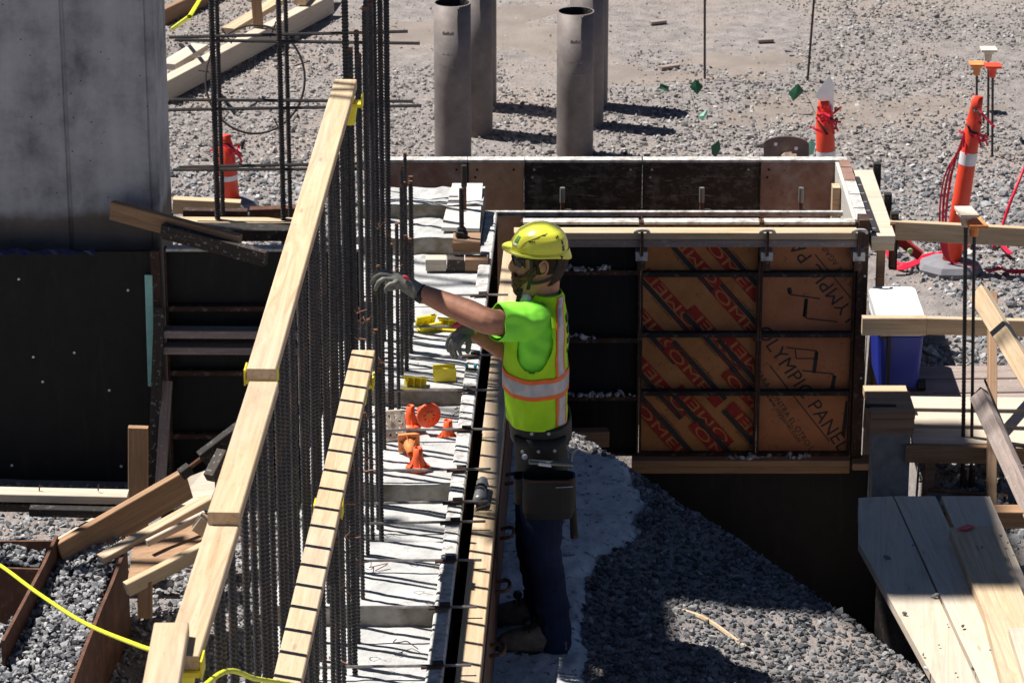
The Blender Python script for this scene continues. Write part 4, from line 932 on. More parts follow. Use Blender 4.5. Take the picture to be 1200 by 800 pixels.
# boards on the slope at the top left
def G(a, b, w, h, mat, lab, lift=.03): return tag(MB().beam(gpt(*a) + Vector((0, 0, lift)), gpt(*b) + Vector((0, 0, lift)), w, h).build('timber_board', mat), lab, 'board')
G((190, 122), (385, 18), .09, .14, 'wood_pale', 'long pale plank lying on the gravel bank behind the rebar grid', .09)
G((196, 102), (235, 78), .12, .04, 'wood_pale', 'broken pale board end lying on the gravel bank by the pier', .14)
G((268, 66), (330, 28), .1, .04, 'wood_new', 'short board resting on the long pale plank', .18)
G((352, 34), (378, 2), .09, .05, 'wood_new', 'short board at the far tip of the long pale plank', .2)
G((190, 30), (280, -14), .05, .12, 'wood_tan', 'tan board on edge above the yellow strap on the bank', .06)
o = tag(MB().beam(gpt(306, 62) + Vector((0, 0, -.05)), pY(298, -25, gpt(306, 62).y), .07, .03, up=(0, 1, 0)).build('survey_stake', 'wood_tan'), 'brown wooden stake standing by the wire hoop', 'stake')
tag(MB().tube([gpt(203, 50) + Vector((0, 0, .1)), pY(222, 20, 21.5), pY(246, -20, 22)], .016, 7).build('yellow_strap', 'rope_yellow'), 'bright yellow strap slanting over the tan board on the bank', 'strap')
# tall rebar grid of the next column
o = thing('rebar_grid', 'open grid of tall dark rebar rising behind the shaded panels', 'rebar', pY(300, 270, 16.6))
for px, pyb, r in ((256, 285, .014), (262, 275, .011), (333, 290, .013), (341, 285, .011)):
    b = pY(px, pyb, 16.6 if r > .012 else 16.75); top = 2.6; q = bpy.data.objects.new('vertical_bar', bar_mesh(3.2, r)); b.z = -.6; link(q, b, o)
for a, c, Y in (((198, 44), (478, 37), 16.65), ((205, 47), (492, 51), 16.6), ((198, 117), (484, 119), 16.65), ((195, 129), (494, 124), 16.6), ((203, 199), (432, 198), 16.62), ((210, 196), (455, 191), 16.7)):
    MB().tube([pY(*a, Y), pY(*c, Y)], .0085, 6).build('horizontal_bar', 'rebar_dark', o)
c = pY(299, 93, 16.9); m = MB(); rr = 59 / 232
m.tube([c + Vector((rr * math.cos(a), .12 * math.sin(a), rr * 1.0 * math.sin(a))) for a in np.linspace(0, 2 * math.pi, 40)], .006, 6)
q = thing('wire_hoop', 'round wire hoop with short spokes hung in the rebar grid', 'hoop', c - Vector((0, 0, rr))); m.build('ring', 'wire_dark', q)
for a in (.3, 1.2, 2.2, 3.0, 4.0, 5.2): p = c + Vector((rr * math.cos(a), .12 * math.sin(a), rr * math.sin(a))); d = (p - c).normalized() * .05; MB().tube([p - d, p + d * .8], .004, 5).build('spoke', 'wire_dark', q)
# lumber behind the shaded panels
B((203, 240), 17.0, (282, 244), 17.0, .06, .08, 'wood_new', 'pale board on edge behind the shaded panels at the pier corner')
B((215, 250), 16.8, (290, 251), 16.8, .05, .05, 'steel_rust', 'rusty steel angle in front of the pale board at the pier corner', name='steel_angle', cat='steel angle')
B((203, 261), 16.6, (345, 262), 16.6, .089, .038, 'wood_new', 'long pale board below the rusty angle at the pier corner')
B((293, 249), 16.9, (350, 247), 16.9, .06, .05, 'steel_brown', 'short rusty brown channel behind the rebar grid', name='steel_channel', cat='steel channel')
B((205, 272), 16.2, (350, 272), 16.2, .12, .06, 'steel_dark', 'black steel beam just behind the shaded panels', name='steel_beam', cat='steel beam')

# ================================================================== RIGHT HAND SIDE: rails, cooler, gangway
B((1043, 269), 16.62, (1290, 282), 16.45, .038, .1, 'wood_new', 'pale rail board running from the box form corner past the orange delineator')
o = thing('rail_support', 'short post and block propping the pale rail board at the box form corner', 'post', pY(1048, 300, 16.68))
MB().beam(pY(1046, 262, 16.58), pY(1046, 312, 16.58), .025, .02, up=(0, 1, 0)).build('bracket', 'steel_brown', o)
a_, b_ = pY(1049, 277, 16.75), pY(1079, 300, 16.7); o = thing('spirit_level', 'red spirit level with a round vial leaning under the rail board', 'level', b_)
MB().beam(a_, b_, .025, .05).build('body', 'level_red', o); c = pY(1066.5, 294, 16.69); MB().lathe([(.014, .006), (.015, 0)], c, 12, (0, -1, 0)).build('vial', 'level_vial', o)
B((1010, 381), 15.7, (1085, 381), 15.7, .05, .09, 'wood_new', 'sunlit rail board in front of the cooler\'s lid')
B((1086, 381), 15.71, (1290, 386), 15.6, .038, .085, 'wood_new', 'sunlit rail board passing behind the two capped rods')
B((1163, 345), 15.66, (1162, 605), 14.55, .04, .045, 'wood_tan', 'thin brown upright post carrying the sunlit rail board', up=(0, 1, 0))
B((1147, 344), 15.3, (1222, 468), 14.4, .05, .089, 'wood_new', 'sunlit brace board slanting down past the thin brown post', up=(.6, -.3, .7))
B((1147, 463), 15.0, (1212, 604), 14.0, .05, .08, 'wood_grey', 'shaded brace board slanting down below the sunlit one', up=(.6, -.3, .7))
tag(MB().tube([pY(1154, 445, 15.0), pY(1185, 520, 14.7)], .006, 6).build('bent_rod', 'wire_dark'), 'thin dark rod leaning behind the shaded brace board', 'rod')
# cooler
cx0, cx1, cy0, cy1, cz = 1.80, pY(1081, 420, 15.85).x, 15.82, 16.28, -.075
o = thing('cooler', 'blue picnic cooler with a white lid beside the box form corner', 'cooler', ((cx0 + cx1) / 2, cy0, cz))
def rbox(x0, x1, y0, y1, z0, z1, r, tp=0):
    def rg(z, i): return [(x + dx * (r - 0), y + dy * r, z) for (x, y, sx, sy, a0) in ((x1 - r - i, y1 - r - i, 1, 1, 0), (x0 + r + i, y1 - r - i, -1, 1, 1), (x0 + r + i, y0 + r + i, -1, -1, 2), (x1 - r - i, y0 + r + i, 1, -1, 3)) for dx, dy in [(math.cos((a0 + q) * math.pi / 2), math.sin((a0 + q) * math.pi / 2)) for q in (0, .33, .66, 1)]]
    return MB().rings([rg(z0, tp), rg(z1 - .01, 0), rg(z1, .008)])
rbox(cx0, cx1, cy0, cy1, cz + .02, cz + .3, .03, .015).build('body', 'cooler_blue', o); rbox(cx0 - .004, cx1 + .004, cy0 - .004, cy1 + .004, cz + .301, cz + .335, .03).build('rim', 'cooler_white', o); rbox(cx0 - .006, cx1 + .006, cy0 - .006, cy1 + .006, cz + .338, cz + .4, .035).build('lid', 'cooler_white', o)
xm = pY(1041, 420, 15.82).x; MB().box((xm - .008, cy0 - .012, cz + .03), (xm + .008, cy0 + .001, cz + .3)).build('strap', 'strap_black', o)
MB().box((cx0 + .01, cy0 - .006, cz + .285), (xm - .01, cy0 + .001, cz + .299)).build('handle', 'strap_black', o)
MB().lathe([(.02, -.02), (.03, -.02), (.03, .02), (.02, .02)], (cx1 + .0, cy0 + .04, cz + .03), 12, (1, 0, 0)).build('wheel', 'strap_black', o)
for i in range(3): tag(MB().beam((1.95 + .02 * i, 15.72 + .2 * i, cz - .02), (2.6, 15.74 + .2 * i, cz - .02), .18, .036).build('ground_plank', 'wood_grey'), ['plank under the front edge of the cooler', 'plank under the middle of the cooler', 'plank under the rear of the cooler'][i], 'plank')
# concrete stub with timber cap
o = thing('concrete_stub', 'square grey concrete stub with a brown timber cap at the head of the gangway', 'post', (1.75, 15, -.35))
x0, x1 = pY(1023, 540, 14.95).x, pY(1066, 540, 14.95).x; zt_ = pY(1040, 507, 14.95).z
MB().box((x0, 14.95, -.5), (x1, 15.12, zt_)).build('stub', 'block_concrete', o); MB().box((x0 - .02, 14.93, zt_ + .003), (x1 + .012, 15.14, zt_ + .075)).build('cap_block', 'wood_tan', o); MB().box((x0 - .018, 14.928, zt_ + .078), (x1 + .014, 15.2, zt_ + .115)).build('cap_board', 'wood_tan', o)
B((1012, 459), 15.35, (1062, 459), 15.35, .08, .038, 'wood_new', 'short sunlit board end above the timber cap of the concrete stub')
tag(MB().beam(pY(1014, 475, 15.0), pY(1050, 476, 15.0), .02, .018).build('dark_tool', 'strap_black'), 'dark hand tool lying on the timber cap', 'tool')
# deck planks across
for i, (ya, yb) in enumerate(((15.55, 15.38), (15.36, 15.18), (15.16, 14.97))):
    z = -.005 - .004 * i; tag(MB().beam((1.83 + .03 * i, (ya + yb) / 2 - .01 * i, z), (2.7, (ya + yb) / 2 - .03 - .02 * i, z), ya - yb - .01, .038).build('deck_plank', 'wood_pale'), ['pale deck plank farthest behind the concrete stub', 'pale deck plank in the middle beside the concrete stub', 'pale deck plank at the edge beside the concrete stub'][i], 'plank')
tag(MB().beam((1.85, 14.94, -.045), (2.7, 14.9, -.045), .04, .085).build('deck_joist', 'wood_tan'), 'brown joist edge under the pale deck planks', 'joist')
tag(MB().box((1.95, 14.98, -.4), (2.0, 15.04, -.09)).build('deck_post', 'wood_tan'), 'short hidden post under the deck planks', 'post')
# capped rods in front
for px, pyt, mat, lab, r in ((1132, 247, 'cap_cream', 'ribbed rod with a square cream cap before the rail board', .0095), (1142, 258, 'orange_faded', 'smooth rod with a square orange cap before the rail board', .0085)):
    b = pY(px - 4, 580, 15.02); top = pY(px, pyt, 15.02); o = thing('capped_rod', lab, 'rebar', b)
    k = 150; MB().tube([b.lerp(top, i / k) for i in range(k + 1)], [r * (1.12 if (i % 2 and px < 1140) else .95) for i in range(k + 1)], 7).build('rod', 'rebar_dark', o)
    MB().tube([b + Vector((0, 0, -.1)), b + Vector((0, 0, .13))], .016, 8).build('sleeve', 'steel_rust', o)
    MB().lathe([(.019, -.075), (.022, -.045), (.026, -.04), (.045, -.012)], top, 14).build('cap_neck', mat, o)
    h = .046; MB().prism([top + Vector((x * h + .0, y * h * 1.5 + (-.02 if px > 1140 else 0), -.012)) for x, y in ((-1, 1), (.7, 1), (1.15, -1), (-.7, -1))], (0, 0, .013)).build('cap_plate', mat, o)
tag(MB().tube([pz(1000, 585, -.25) + Vector((.35, .0, .05)), pz(1230, 585, -.25)], .01, 6).build('ground_bar', 'rebar_rust'), 'rusty bar lying across the gravel beyond the gangway', 'rebar')
# gangway planks
def plank(poly, z, th, lab, mat='wood_pale'):
    P = [pz(x, y, zz) for (x, y), zz in zip(poly, z)]; m = MB(); n = len(P); L = (P[-1] - P[0]); d = L.normalized() if L.length else Vector((0, 1, 0)); s = Vector((d.y, -d.x, 0))
    V = P + [p + Vector((0, 0, -th)) for p in P]; G = [((p - P[0]).dot(d), (p - P[0]).dot(s), p.z) for p in V]
    F = [tuple(range(n))[::-1], tuple(range(n, 2 * n))] + [(i, (i + 1) % n, n + (i + 1) % n, n + i) for i in range(n)]
    m.add(V, F, G); tag(m.build('gangway_plank', mat), lab, 'plank')
plank([(1006, 583), (1046, 581), (1145, 800), (1178, 870), (1137, 880), (1097, 800), (1006, 635)], [.05, .05, .03, .02, .02, .03, .05], .038, 'gangway plank with a sawn off corner next to the spoil heap')
plank([(1048, 581), (1096, 581), (1198, 800), (1232, 870), (1182, 870), (1149, 800)], [.05, .05, .03, .02, .02, .03], .038, 'gangway plank in the middle of the three lying side by side')
plank([(1103, 581), (1160, 581), (1245, 780), (1190, 790)], [.05, .05, .03, .03], .038, 'gangway plank beside the loose gravel, under the shorter plank')
plank([(1113, 618), (1166, 615), (1262, 850), (1188, 852), (1154, 720)], [.09, .09, .075, .07, .085], .045, 'shorter thick cracked plank laid on top of the gangway', 'wood_new')
plank([(1182, 735), (1232, 735), (1260, 800), (1205, 810)], [.12, .12, .11, .11], .038, 'small board end stacked on the cracked plank')
o = MB().beam(pz(1006, 605, -.01), pz(1200, 605, -.01), .09, .08).build('gangway_bearer', 'wood_tan'); tag(o, 'brown bearer board under the heads of the gangway planks', 'board')
o = MB().box((1.695, 12.6, -1.97), (1.742, 14.58, -.2)).build('gangway_support', 'wood_dark'); tag(o, 'dark board below the gangway, also standing in for shade on the pit edge', 'board')  # dark board whose colour also supplies shade on the pit wall
o = MB().box((1.75, 12.0, -.3), (1.79, 14.2, -.012)).build('gangway_support', 'wood_tan'); tag(o, 'long brown edge board holding up the gangway beside the heap', 'board')
tag(MB().prism([pz(1121, 619, .098), pz(1134, 614, .098), pz(1143, 617, .098), pz(1131, 621, .098)], (0, 0, .002)).build('tape_scrap', 'tape_red'), 'scrap of red tape stuck on the cracked plank', 'tape')
# pebbles on the planks
P = [(1060, 720), (1082, 768), (1100, 757), (1110, 733), (1085, 785), (1140, 785), (1160, 763), (1170, 750), (1120, 790), (1095, 700), (1040, 655), (1065, 690), (1150, 655), (1172, 642), (1180, 650), (1130, 690), (1070, 640), (1128, 735)]
X = np.array([pz(x, y, .04).x for x, y in P]); Y = np.array([pz(x, y, .04).y for x, y in P])
stones('plank_pebbles', 'few dark pebbles and mud crumbs dropped on the gangway planks', X, Y, np.array([.095 if x > 1118 + (y - 600) * .35 else .045 for x, y in P]), lump(len(X), .014, .032), 'gravel')
# stick on the heap
a_ = pz(795, 722, -.03); b_ = pz(878, 770, -.06); tag(MB().tube(smooth_path([a_ + Vector((0, 0, .03)), a_.lerp(b_, .4) + Vector((.01, .02, .045)), b_ + Vector((0, 0, .03))], 5), [.011] * 11, 7).build('stick', 'wood_new'), 'thin brown stick lying across the gravel heap', 'stick')

# ================================================================== ADDED SCAFFOLD, unseen left of the view, put in to shade trench and gangway
o = thing('shade_scaffold', 'added tube and plank staging out of view, shading the trench and gangway', 'shade_scaffold', (-3.5, 14.5, -.25))
sx0, sx1, sy0, sy1, sz = -3.745, -3.26, 13.88, 17.2, 8.28
for y in (sy0 + .1, (sy0 + sy1) / 2, sy1 - .1):
    for x in (sx0, sx1): MB().tube([(x, y, -.3), (x, y, 13.0)], .024, 8).build('standard', 'tie_steel', o)
    for z in (1.8, 4.0, 6.2, sz - .03, 12.07): MB().tube([(sx0 - .55, y, z), (sx1 + (.1 if z != sz - .03 else .75), y, z)], .024, 8).build('transom', 'tie_steel', o)
for i in range(3):
    w = (sx1 - sx0) / 3; MB().box((sx0 + i * w + .001, sy0 + (.3 if i == 1 else 0), sz), (sx0 + (i + 1) * w - .001, 16.4, sz + .045)).build('deck_plank', 'wood_grey', o)
    MB().box((sx1 + i * .225 + .003, 14.72, sz), (sx1 + (i + 1) * .225 - .001, 16.6, sz + .045)).build('deck_plank', 'wood_grey', o)
for i in range(4): MB().box((sx0 - .6 + i * .2 + .001, 15.36, 12.1), (sx0 - .6 + (i + 1) * .2 - .001, 17.5, 12.145)).build('deck_plank', 'wood_grey', o)

# ================================================================== THE WORKER
WY = 12.75
def wp(px, py, dy=0.0): return pY(px, py, WY + dy)
def wz(py): return pY(600, py, WY).z
def wx(px, py=400): return pY(px, py, WY).x
base = Vector((wx(635, 700), WY, .0))
per = thing('person', 'worker in yellow hard hat and lime vest reaching with gloved hand to the rebar', 'person', base)
def sring(z, xf, xb, hw, yc=0.0, n=40, p=2.3, dx=0, grow=0.0):
    xc, a = (xf + xb) / 2, (xb - xf) / 2 + grow; b = hw + grow; out = []
    for k in range(n):
        t = 2 * math.pi * k / n; c, s = math.cos(t), math.sin(t)
        out.append(Vector((xc + a * math.copysign(abs(c) ** (2 / p), c), WY + yc + b * math.copysign(abs(s) ** (2 / p), s), z)))
    return out
def prings(rows, grow=0.0, n=40, p=2.3): return [sring(wz(py), wx(xf, py), wx(xb, py), hw, yc, n, p, 0, grow) for py, xf, xb, hw, yc in rows]
def remesh(m, name, mat, vox, parent, smooth_it=4, disp=None):
    me = bpy.data.meshes.new('tmp'); me.from_pydata(m.v, [], m.f); me.update()
    bm = bmesh.new(); bm.from_mesh(me); bmesh.ops.recalc_face_normals(bm, faces=bm.faces); bm.to_mesh(me); bm.free()
    ob = bpy.data.objects.new('tmp', me); COL.objects.link(ob)
    r = ob.modifiers.new('r', 'REMESH'); r.mode = 'VOXEL'; r.voxel_size = vox
    s = ob.modifiers.new('s', 'SMOOTH'); s.factor = .5; s.iterations = smooth_it
    dg = bpy.context.evaluated_depsgraph_get(); out = bpy.data.meshes.new_from_object(ob.evaluated_get(dg)); bpy.data.objects.remove(ob)
    if disp:
        N_ = [v.normal.copy() for v in out.vertices]
        for v, nn in zip(out.vertices, N_): v.co += nn * disp(v.co)
    org = Vector((sum(v.co.x for v in out.vertices) / len(out.vertices), sum(v.co.y for v in out.vertices) / len(out.vertices), min(v.co.z for v in out.vertices)))
    out.transform(Matrix.Translation(-org)); out.materials.clear(); out.materials.append(MATS[mat]); out.name = name
    out.polygons.foreach_set('use_smooth', [True] * len(out.polygons)); out.attributes.new('grain', 'FLOAT_VECTOR', 'POINT')
    return link(bpy.data.objects.new(name, out), org, parent)
def limb(m, pts, rs, n=14, k=4):
    pp = smooth_path(pts, k); rr = []
    for i in range(len(pts) - 1):
        for j in range(k): t = j / k; rr.append(rs[i] * (1 - t) + rs[i + 1] * t)
    m.tube(pp, rr + [rs[-1]], n); m.ball(pts[0], rs[0], 10, 6); m.ball(pts[-1], rs[-1], 10, 6)

TORSO = [(340, 628, 653, 0.0589, 0), (346, 622, 656, 0.0703, 0), (352, 618, 656, 0.095, 0), (359, 610, 658, 0.1377, 0), (368, 603, 660, 0.1757, 0), (382, 599, 661, 0.19, 0), (400, 596, 661, 0.19, 0), (425, 595, 660, 0.1805, 0), (450, 596, 660, 0.171, 0), (475, 598, 660, 0.1691, 0), (500, 602, 661, 0.171, 0), (520, 605, 663, 0.171, 0), (545, 608, 664, 0.1691, 0), (560, 612, 660, 0.152, 0)]
# joints
SHn, ELn, WRn = wp(624, 376, -.135), wp(574, 377, -.24), wp(489, 341, -.14)
SHf, ELf, WRf = wp(624, 377, .135), wp(598, 412, .2), wp(552, 388, .1)
# ---- body: one continuous surface (head, neck, trunk, arms, legs)
m = MB(); m.rings(prings(TORSO, -.012))
limb(m, [SHn, SHn.lerp(ELn, .5), ELn, ELn.lerp(WRn, .3), ELn.lerp(WRn, .7), WRn], [.048, .05, .052, .053, .042, .031])
limb(m, [SHf, SHf.lerp(ELf, .5), ELf, ELf.lerp(WRf, .4), WRf], [.048, .048, .045, .043, .032])
limb(m, [wp(640, 325), wp(638, 345), wp(637, 362)], [.056, .058, .075])
HEAD = [(274, 618, 650, .05, 0), (279, 609, 657, .066, 0), (288, 604, 662, .075, 0), (300, 602, 664, .079, 0), (308, 604, 663, .078, 0), (316, 604, 660, .076, 0), (325, 604, 655, .071, 0), (333, 604, 647, .064, 0), (341, 606, 640, .055, 0), (347, 611, 632, .04, 0)]
m.rings(prings(HEAD, 0, 32, 2.1))
limb(m, [wp(606, 299), wp(601, 307), wp(598.5, 313), wp(603, 317)], [.011, .011, .0145, .013], 8, 2)
m.ball(wp(607, 299, -.03), (.014, .03, .012)); m.ball(wp(607, 299, .03), (.014, .03, .012))
m.ball(wp(612, 317, -.04), (.02, .018, .018)); m.ball(wp(612, 317, .04), (.02, .018, .018)); m.ball(wp(604, 325), (.014, .03, .008)); m.ball(wp(604, 329), (.013, .028, .008))
for sg in (-1, 1):
    c = wp(637, 314, sg * .083); rot = Matrix.Rotation(R(-12), 3, 'Y'); m.ball(c, (.017, .012, .03), rot=rot); 
HIPn, KNn, ANn = wp(634, 548, -.09), wp(636, 640, -.1), pz(646, 742, .09) + Vector((0, 0, 0))
HIPf, KNf, ANf = wp(632, 548, .09), wp(626, 635, .08), pz(628, 716, .09)
ANn.y = 12.62; ANf.y = 12.86; ANn.x = wx(646, 740); ANf.x = wx(632, 720)
limb(m, [HIPn, KNn, ANn], [.075, .052, .038]); limb(m, [HIPf, KNf, ANf], [.075, .052, .038])
body = remesh(m, 'body', 'skin', .0062, per, 3)
# ear rims
for sg in (-1, 1):
    c = wp(637, 314, sg * .093); pts = [c + Vector((.017 * math.cos(a) + .003 * math.sin(a), 0, .028 * math.sin(a))) for a in np.linspace(-1.9, 2.9, 14)]
    MB().tube(pts, .0045, 6).build('ear_rim', 'skin', body, smooth=True)
# eyes behind the glasses, brows, mouth
for sg in (-1, 1): MB().ball(wp(611, 306, sg * .03), .0125, 12, 8).build('eye', 'reflect_white', body, smooth=True)
m = MB(); m.tube([wp(602.5, 327, -.022), wp(601, 327, 0), wp(602.5, 327, .022)], .0045, 6); m.build('lips', 'leather_brown', body, smooth=True)
# hair at the nape and temples
def shell(rows, grow, t0, t1, name, mat, parent, n=48, p=2.1, th=.004, noise_a=0.0, keep=None):
    V = []; F = []; nr = len(rows); rr = [[], []]
    for q, g in enumerate((grow, grow + th)):
        for py, xf, xb, hw, yc in rows:
            z = wz(py); xc, a, b = (wx(xf, py) + wx(xb, py)) / 2, (wx(xb, py) - wx(xf, py)) / 2 + g, hw + g
            for k in range(n + 1):
                t = t0 + (t1 - t0) * k / n; c, s = math.cos(t), math.sin(t); v = Vector((xc + a * math.copysign(abs(c) ** (2 / p), c), WY + yc + b * math.copysign(abs(s) ** (2 / p), s), z))
                if noise_a and q: v += (v - Vector((xc, WY, z))).normalized() * noise_a * mnoise.noise(v * 90)
                V.append(v)
    w = n + 1; off = nr * w; kept = set()
    for i in range(nr - 1):
        for k in range(n):
            if keep and not keep(t0 + (t1 - t0) * (k + .5) / n, (rows[i][0] + rows[i + 1][0]) / 2): continue
            kept.add((i, k)); a_ = i * w + k; F.append((a_, a_ + 1, a_ + w + 1, a_ + w)); F.append((off + a_, off + a_ + w, off + a_ + w + 1, off + a_ + 1))
    for (i, k) in kept:
        a_ = i * w + k
        for (di, dk, e0, e1) in ((-1, 0, a_, a_ + 1), (1, 0, a_ + w, a_ + w + 1), (0, -1, a_, a_ + w), (0, 1, a_ + 1, a_ + w + 1)):
            if (i + di, k + dk) not in kept and not (t1 - t0 > 6.28 and dk): F.append((e0, e1, off + e1, off + e0))
    return MB().add(V, F).build(name, mat, parent, smooth=True)
def dens(rows, k):
    out = []
    for a, b in zip(rows, rows[1:]):
        for j in range(k): t = j / k; out.append(tuple(x + (y - x) * t for x, y in zip(a, b)))
    return out + [rows[-1]]
HD = dens(HEAD, 5)
pi = math.pi
shell([r for r in HD if 280 < r[0] < 330], .001, -.95, .95, 'hair', 'hair', body, th=.007, noise_a=.004)
for sg in (-1, 1): shell([r for r in HD if 290 < r[0] < 316], .001, sg * .95, sg * 1.9, 'sideburn', 'hair', body, 14, th=.005, noise_a=.003)
def bk(t, py):
    d = abs(t - pi); up = np.interp(d, (0, .25, .5, .9, 1.15, 1.4), (318.5, 319.5, 323, 322, 316, 309))
    up -= 6 * min(1, d / 1.2); return py > up and d < 1.43 - .042 * max(0, py - 316)
shell([r for r in dens(HEAD, 12) if 303 < r[0]], .0015, 1.6, 2 * pi - 1.6, 'beard', 'beard', body, 110, th=.013, noise_a=.006, keep=bk)
MB().ball(wp(608, 337), (.025, .034, .028), 14, 10).build('chin_beard', 'beard', body, smooth=True)
# ---- jeans
m = MB(); m.rings(prings([(492, 604, 663, .168, 0), (520, 604, 664, .174, 0), (545, 606, 664, .175, 0), (560, 607, 663, .17, 0), (575, 608, 661, .16, 0)], .004))
limb(m, [HIPn + Vector((.005, 0, -.03)), HIPn.lerp(KNn, .5) + Vector((.005, 0, 0)), KNn, KNn.lerp(ANn, .5) + Vector((.012, 0, 0)), ANn + Vector((.008, 0, .03)), ANn + Vector((.01, 0, -.045))], [.105, .092, .077, .071, .07, .076])
limb(m, [HIPf + Vector((0, 0, -.03)), HIPf.lerp(KNf, .5), KNf, KNf.lerp(ANf, .5) + Vector((.012, 0, 0)), ANf + Vector((.008, 0, .03)), ANf + Vector((.008, 0, -.045))], [.102, .09, .076, .07, .066, .069])
remesh(m, 'jeans', 'jeans', .008, per, 3, lambda c: .008 * mnoise.noise(Vector((c.x * 7, c.y * 7, c.z * 22))) * (1.3 if c.z < .35 else .7) + .003 * mnoise.noise(Vector((c.x * 18, c.y * 18, c.z * 50))))
# ---- boots
def boot(toe, heel, an, yc):
    o = None; L = heel.x - toe.x; d = Vector((-1, 0, 0)); m = MB(); rl = []
    prof = [(0, .03, .05, .02), (.06, .062, .068, .03), (.2, .088, .085, .044), (.4, .095, .10, .048), (.58, .105, .115, .046), (.75, .115, .105, .044), (.92, .105, .1, .042), (1.0, .07, .08, .03)]
    for t, w_, h, hw in prof:
        x = toe.x + L * t; rl.append([Vector((x, yc + hw * math.copysign(abs(math.cos(a)) ** .75, math.cos(a)), .022 + h * .5 + h * .5 * math.copysign(abs(math.sin(a)) ** .75, math.sin(a)))) for a in np.linspace(0, 2 * pi, 24, endpoint=False)])
    m.rings(rl); sh = an + Vector((.012, 0, 0)); limb(m, [Vector((sh.x, yc, .08)), Vector((sh.x, yc, .12)), Vector((sh.x + .004, yc, .13))], [.042, .04, .038])
    b = remesh(m, 'boot', 'boot_brown', .006, per, 4, lambda c: .0025 * mnoise.noise(c * 30))
    V = [Vector((toe.x - .004 + L * 1.02 * t, yc + s * (hw + .003), 0)) for s, rng_ in ((1, prof), (-1, prof[::-1])) for t, w_, h, hw in rng_]
    MB().prism(V, (0, 0, .026)).build('sole', 'boot_sole', b)
    for k in range(5):
        x = toe.x + L * (.4 + .075 * k); z = .022 + .098 + .022 * k; MB().tube(smooth_path([Vector((x - .005, yc - .036, z - .03)), Vector((x - .006, yc, z + .008)), Vector((x - .005, yc + .036, z - .03))], 4), .0035, 5).build('lace', 'strap_black', b)
    MB().ball(Vector((toe.x + L * .43, yc - .01, .155)), (.02, .03, .016)).build('lace_bow', 'strap_black', b)
boot(Vector((wx(582, 765) * .985, 0, 0)), Vector((wx(664, 760), 0, 0)), ANn, 12.6); boot(Vector((wx(573, 728), 0, 0)), Vector((wx(651, 725), 0, 0)), ANf, 12.86)
# ---- shirt with short sleeves
m = MB(); m.rings(prings(TORSO[:11], .004))
def sleeve(sh, el, r0, r1, t1, ax2):
    e = sh.lerp(el, t1); limb(m, [sh + Vector((.02, 0, -.01)), sh.lerp(e, .5), e], [r0, (r0 + r1) / 2 + .004, r1], 18)
sleeve(SHn + Vector((.0, .02, .0)), ELn + Vector((0, 0, -.006)), .072, .076, .78, None); sleeve(SHf + Vector((.0, -.02, 0)), ELf, .074, .072, .66, None)
m2 = m
sh_ = remesh(m, 't_shirt', 'shirt_lime', .0075, per, 4, lambda c: .009 * mnoise.noise(Vector((c.x * 14 + c.z * 9, c.y * 9, c.z * 16 - c.x * 8))) + .004 * mnoise.noise(c * 26) + .004 * math.sin(60 * c.z + 50 * c.x + 3 * mnoise.noise(c * 8)) * max(0, min(1, (WY - .12 - c.y) * 10)))
# cut the sleeve cuff flat, so it ends in a clean hem with the arm coming out
for sh, el, t1 in ((SHn, ELn, .78), (SHf, ELf, .66)):
    d = (el - sh).normalized(); e = sh.lerp(el, t1) + d * .012
    bm = bmesh.new(); bm.from_mesh(sh_.data); loc = e - WLOC[sh_.name]
    geom = [f for f in bm.faces if (f.calc_center_median() - loc).length < .14]; vs_ = list({v for f in geom for v in f.verts}); es_ = list({ed for f in geom for ed in f.edges})
    bmesh.ops.bisect_plane(bm, geom=vs_ + es_ + geom, plane_co=loc, plane_no=d, clear_outer=True); bm.to_mesh(sh_.data); bm.free()
sm_ = sh_.modifiers.new('cloth_thickness', 'SOLIDIFY'); sm_.thickness = .003; sm_.offset = -1
# ---- vest: torso shell with arm openings and an open front
VROWS = dens(TORSO[:9] + [(468, 597, 660, .172, 0), (486, 598, 661, .175, 0)], 12)
def vkeep(t, py):
    t = (t + pi) % (2 * pi) - pi; s = abs(abs(t) - pi / 2)
    w_ = .56 * max(0, 1 - ((py - 381) / 35) ** 2) ** .5 if 346 < py < 416 else 0
    tt = abs(t) - pi / 2 - .12        # opening sits a little forward
    if abs(tt) < w_: return False
    if abs(abs(t) - pi) < .10 + (.5 * (1 - (py - 349) / 40) if py < 389 else 0): return False
    return True
def vest_noise(): pass
v_ = shell(VROWS, .013, -pi, pi, 'vest', 'vest_lime', per, 280, 2.3, .004, .0, vkeep)
def vest_fold(o):
    for vv in o.data.vertices:
        w_ = vv.co + WLOC[o.name]; k = max(0, min(1, (1.05 - w_.z) * 4)); vv.co.x += .009 * mnoise.noise(w_ * 12); vv.co.y += .012 * mnoise.noise(Vector((w_.x * 17, w_.y * 11 + 5, w_.z * 8))) + .004 * mnoise.noise(w_ * 26); vv.co.z += .014 * k * mnoise.noise(w_ * 5)
    return o
vest_fold(v_)
smv = v_.modifiers.new('soft_edges', 'SMOOTH'); smv.factor = .5; smv.iterations = 4
def vstripe(t0, t1, py0, py1, grow, name, mat): return vest_fold(shell([r for r in VROWS if py0 <= r[0] <= py1], grow, t0, t1, name, mat, v_, 60 if abs(t1 - t0) > 2 else 6, 2.3, .0025))
for sg in (-1, 1):
    for a0, a1, mat, g in ((.52, .60, 'tape_orange', .0185), (.60, .90, 'tape_silver', .0185), (.90, .98, 'tape_orange', .0185)):
        vstripe(sg * a0, sg * a1, 342, 425, g, 'vertical_tape', mat); vstripe(sg * a0, sg * a1, 450, 483, g, 'vertical_tape', mat)
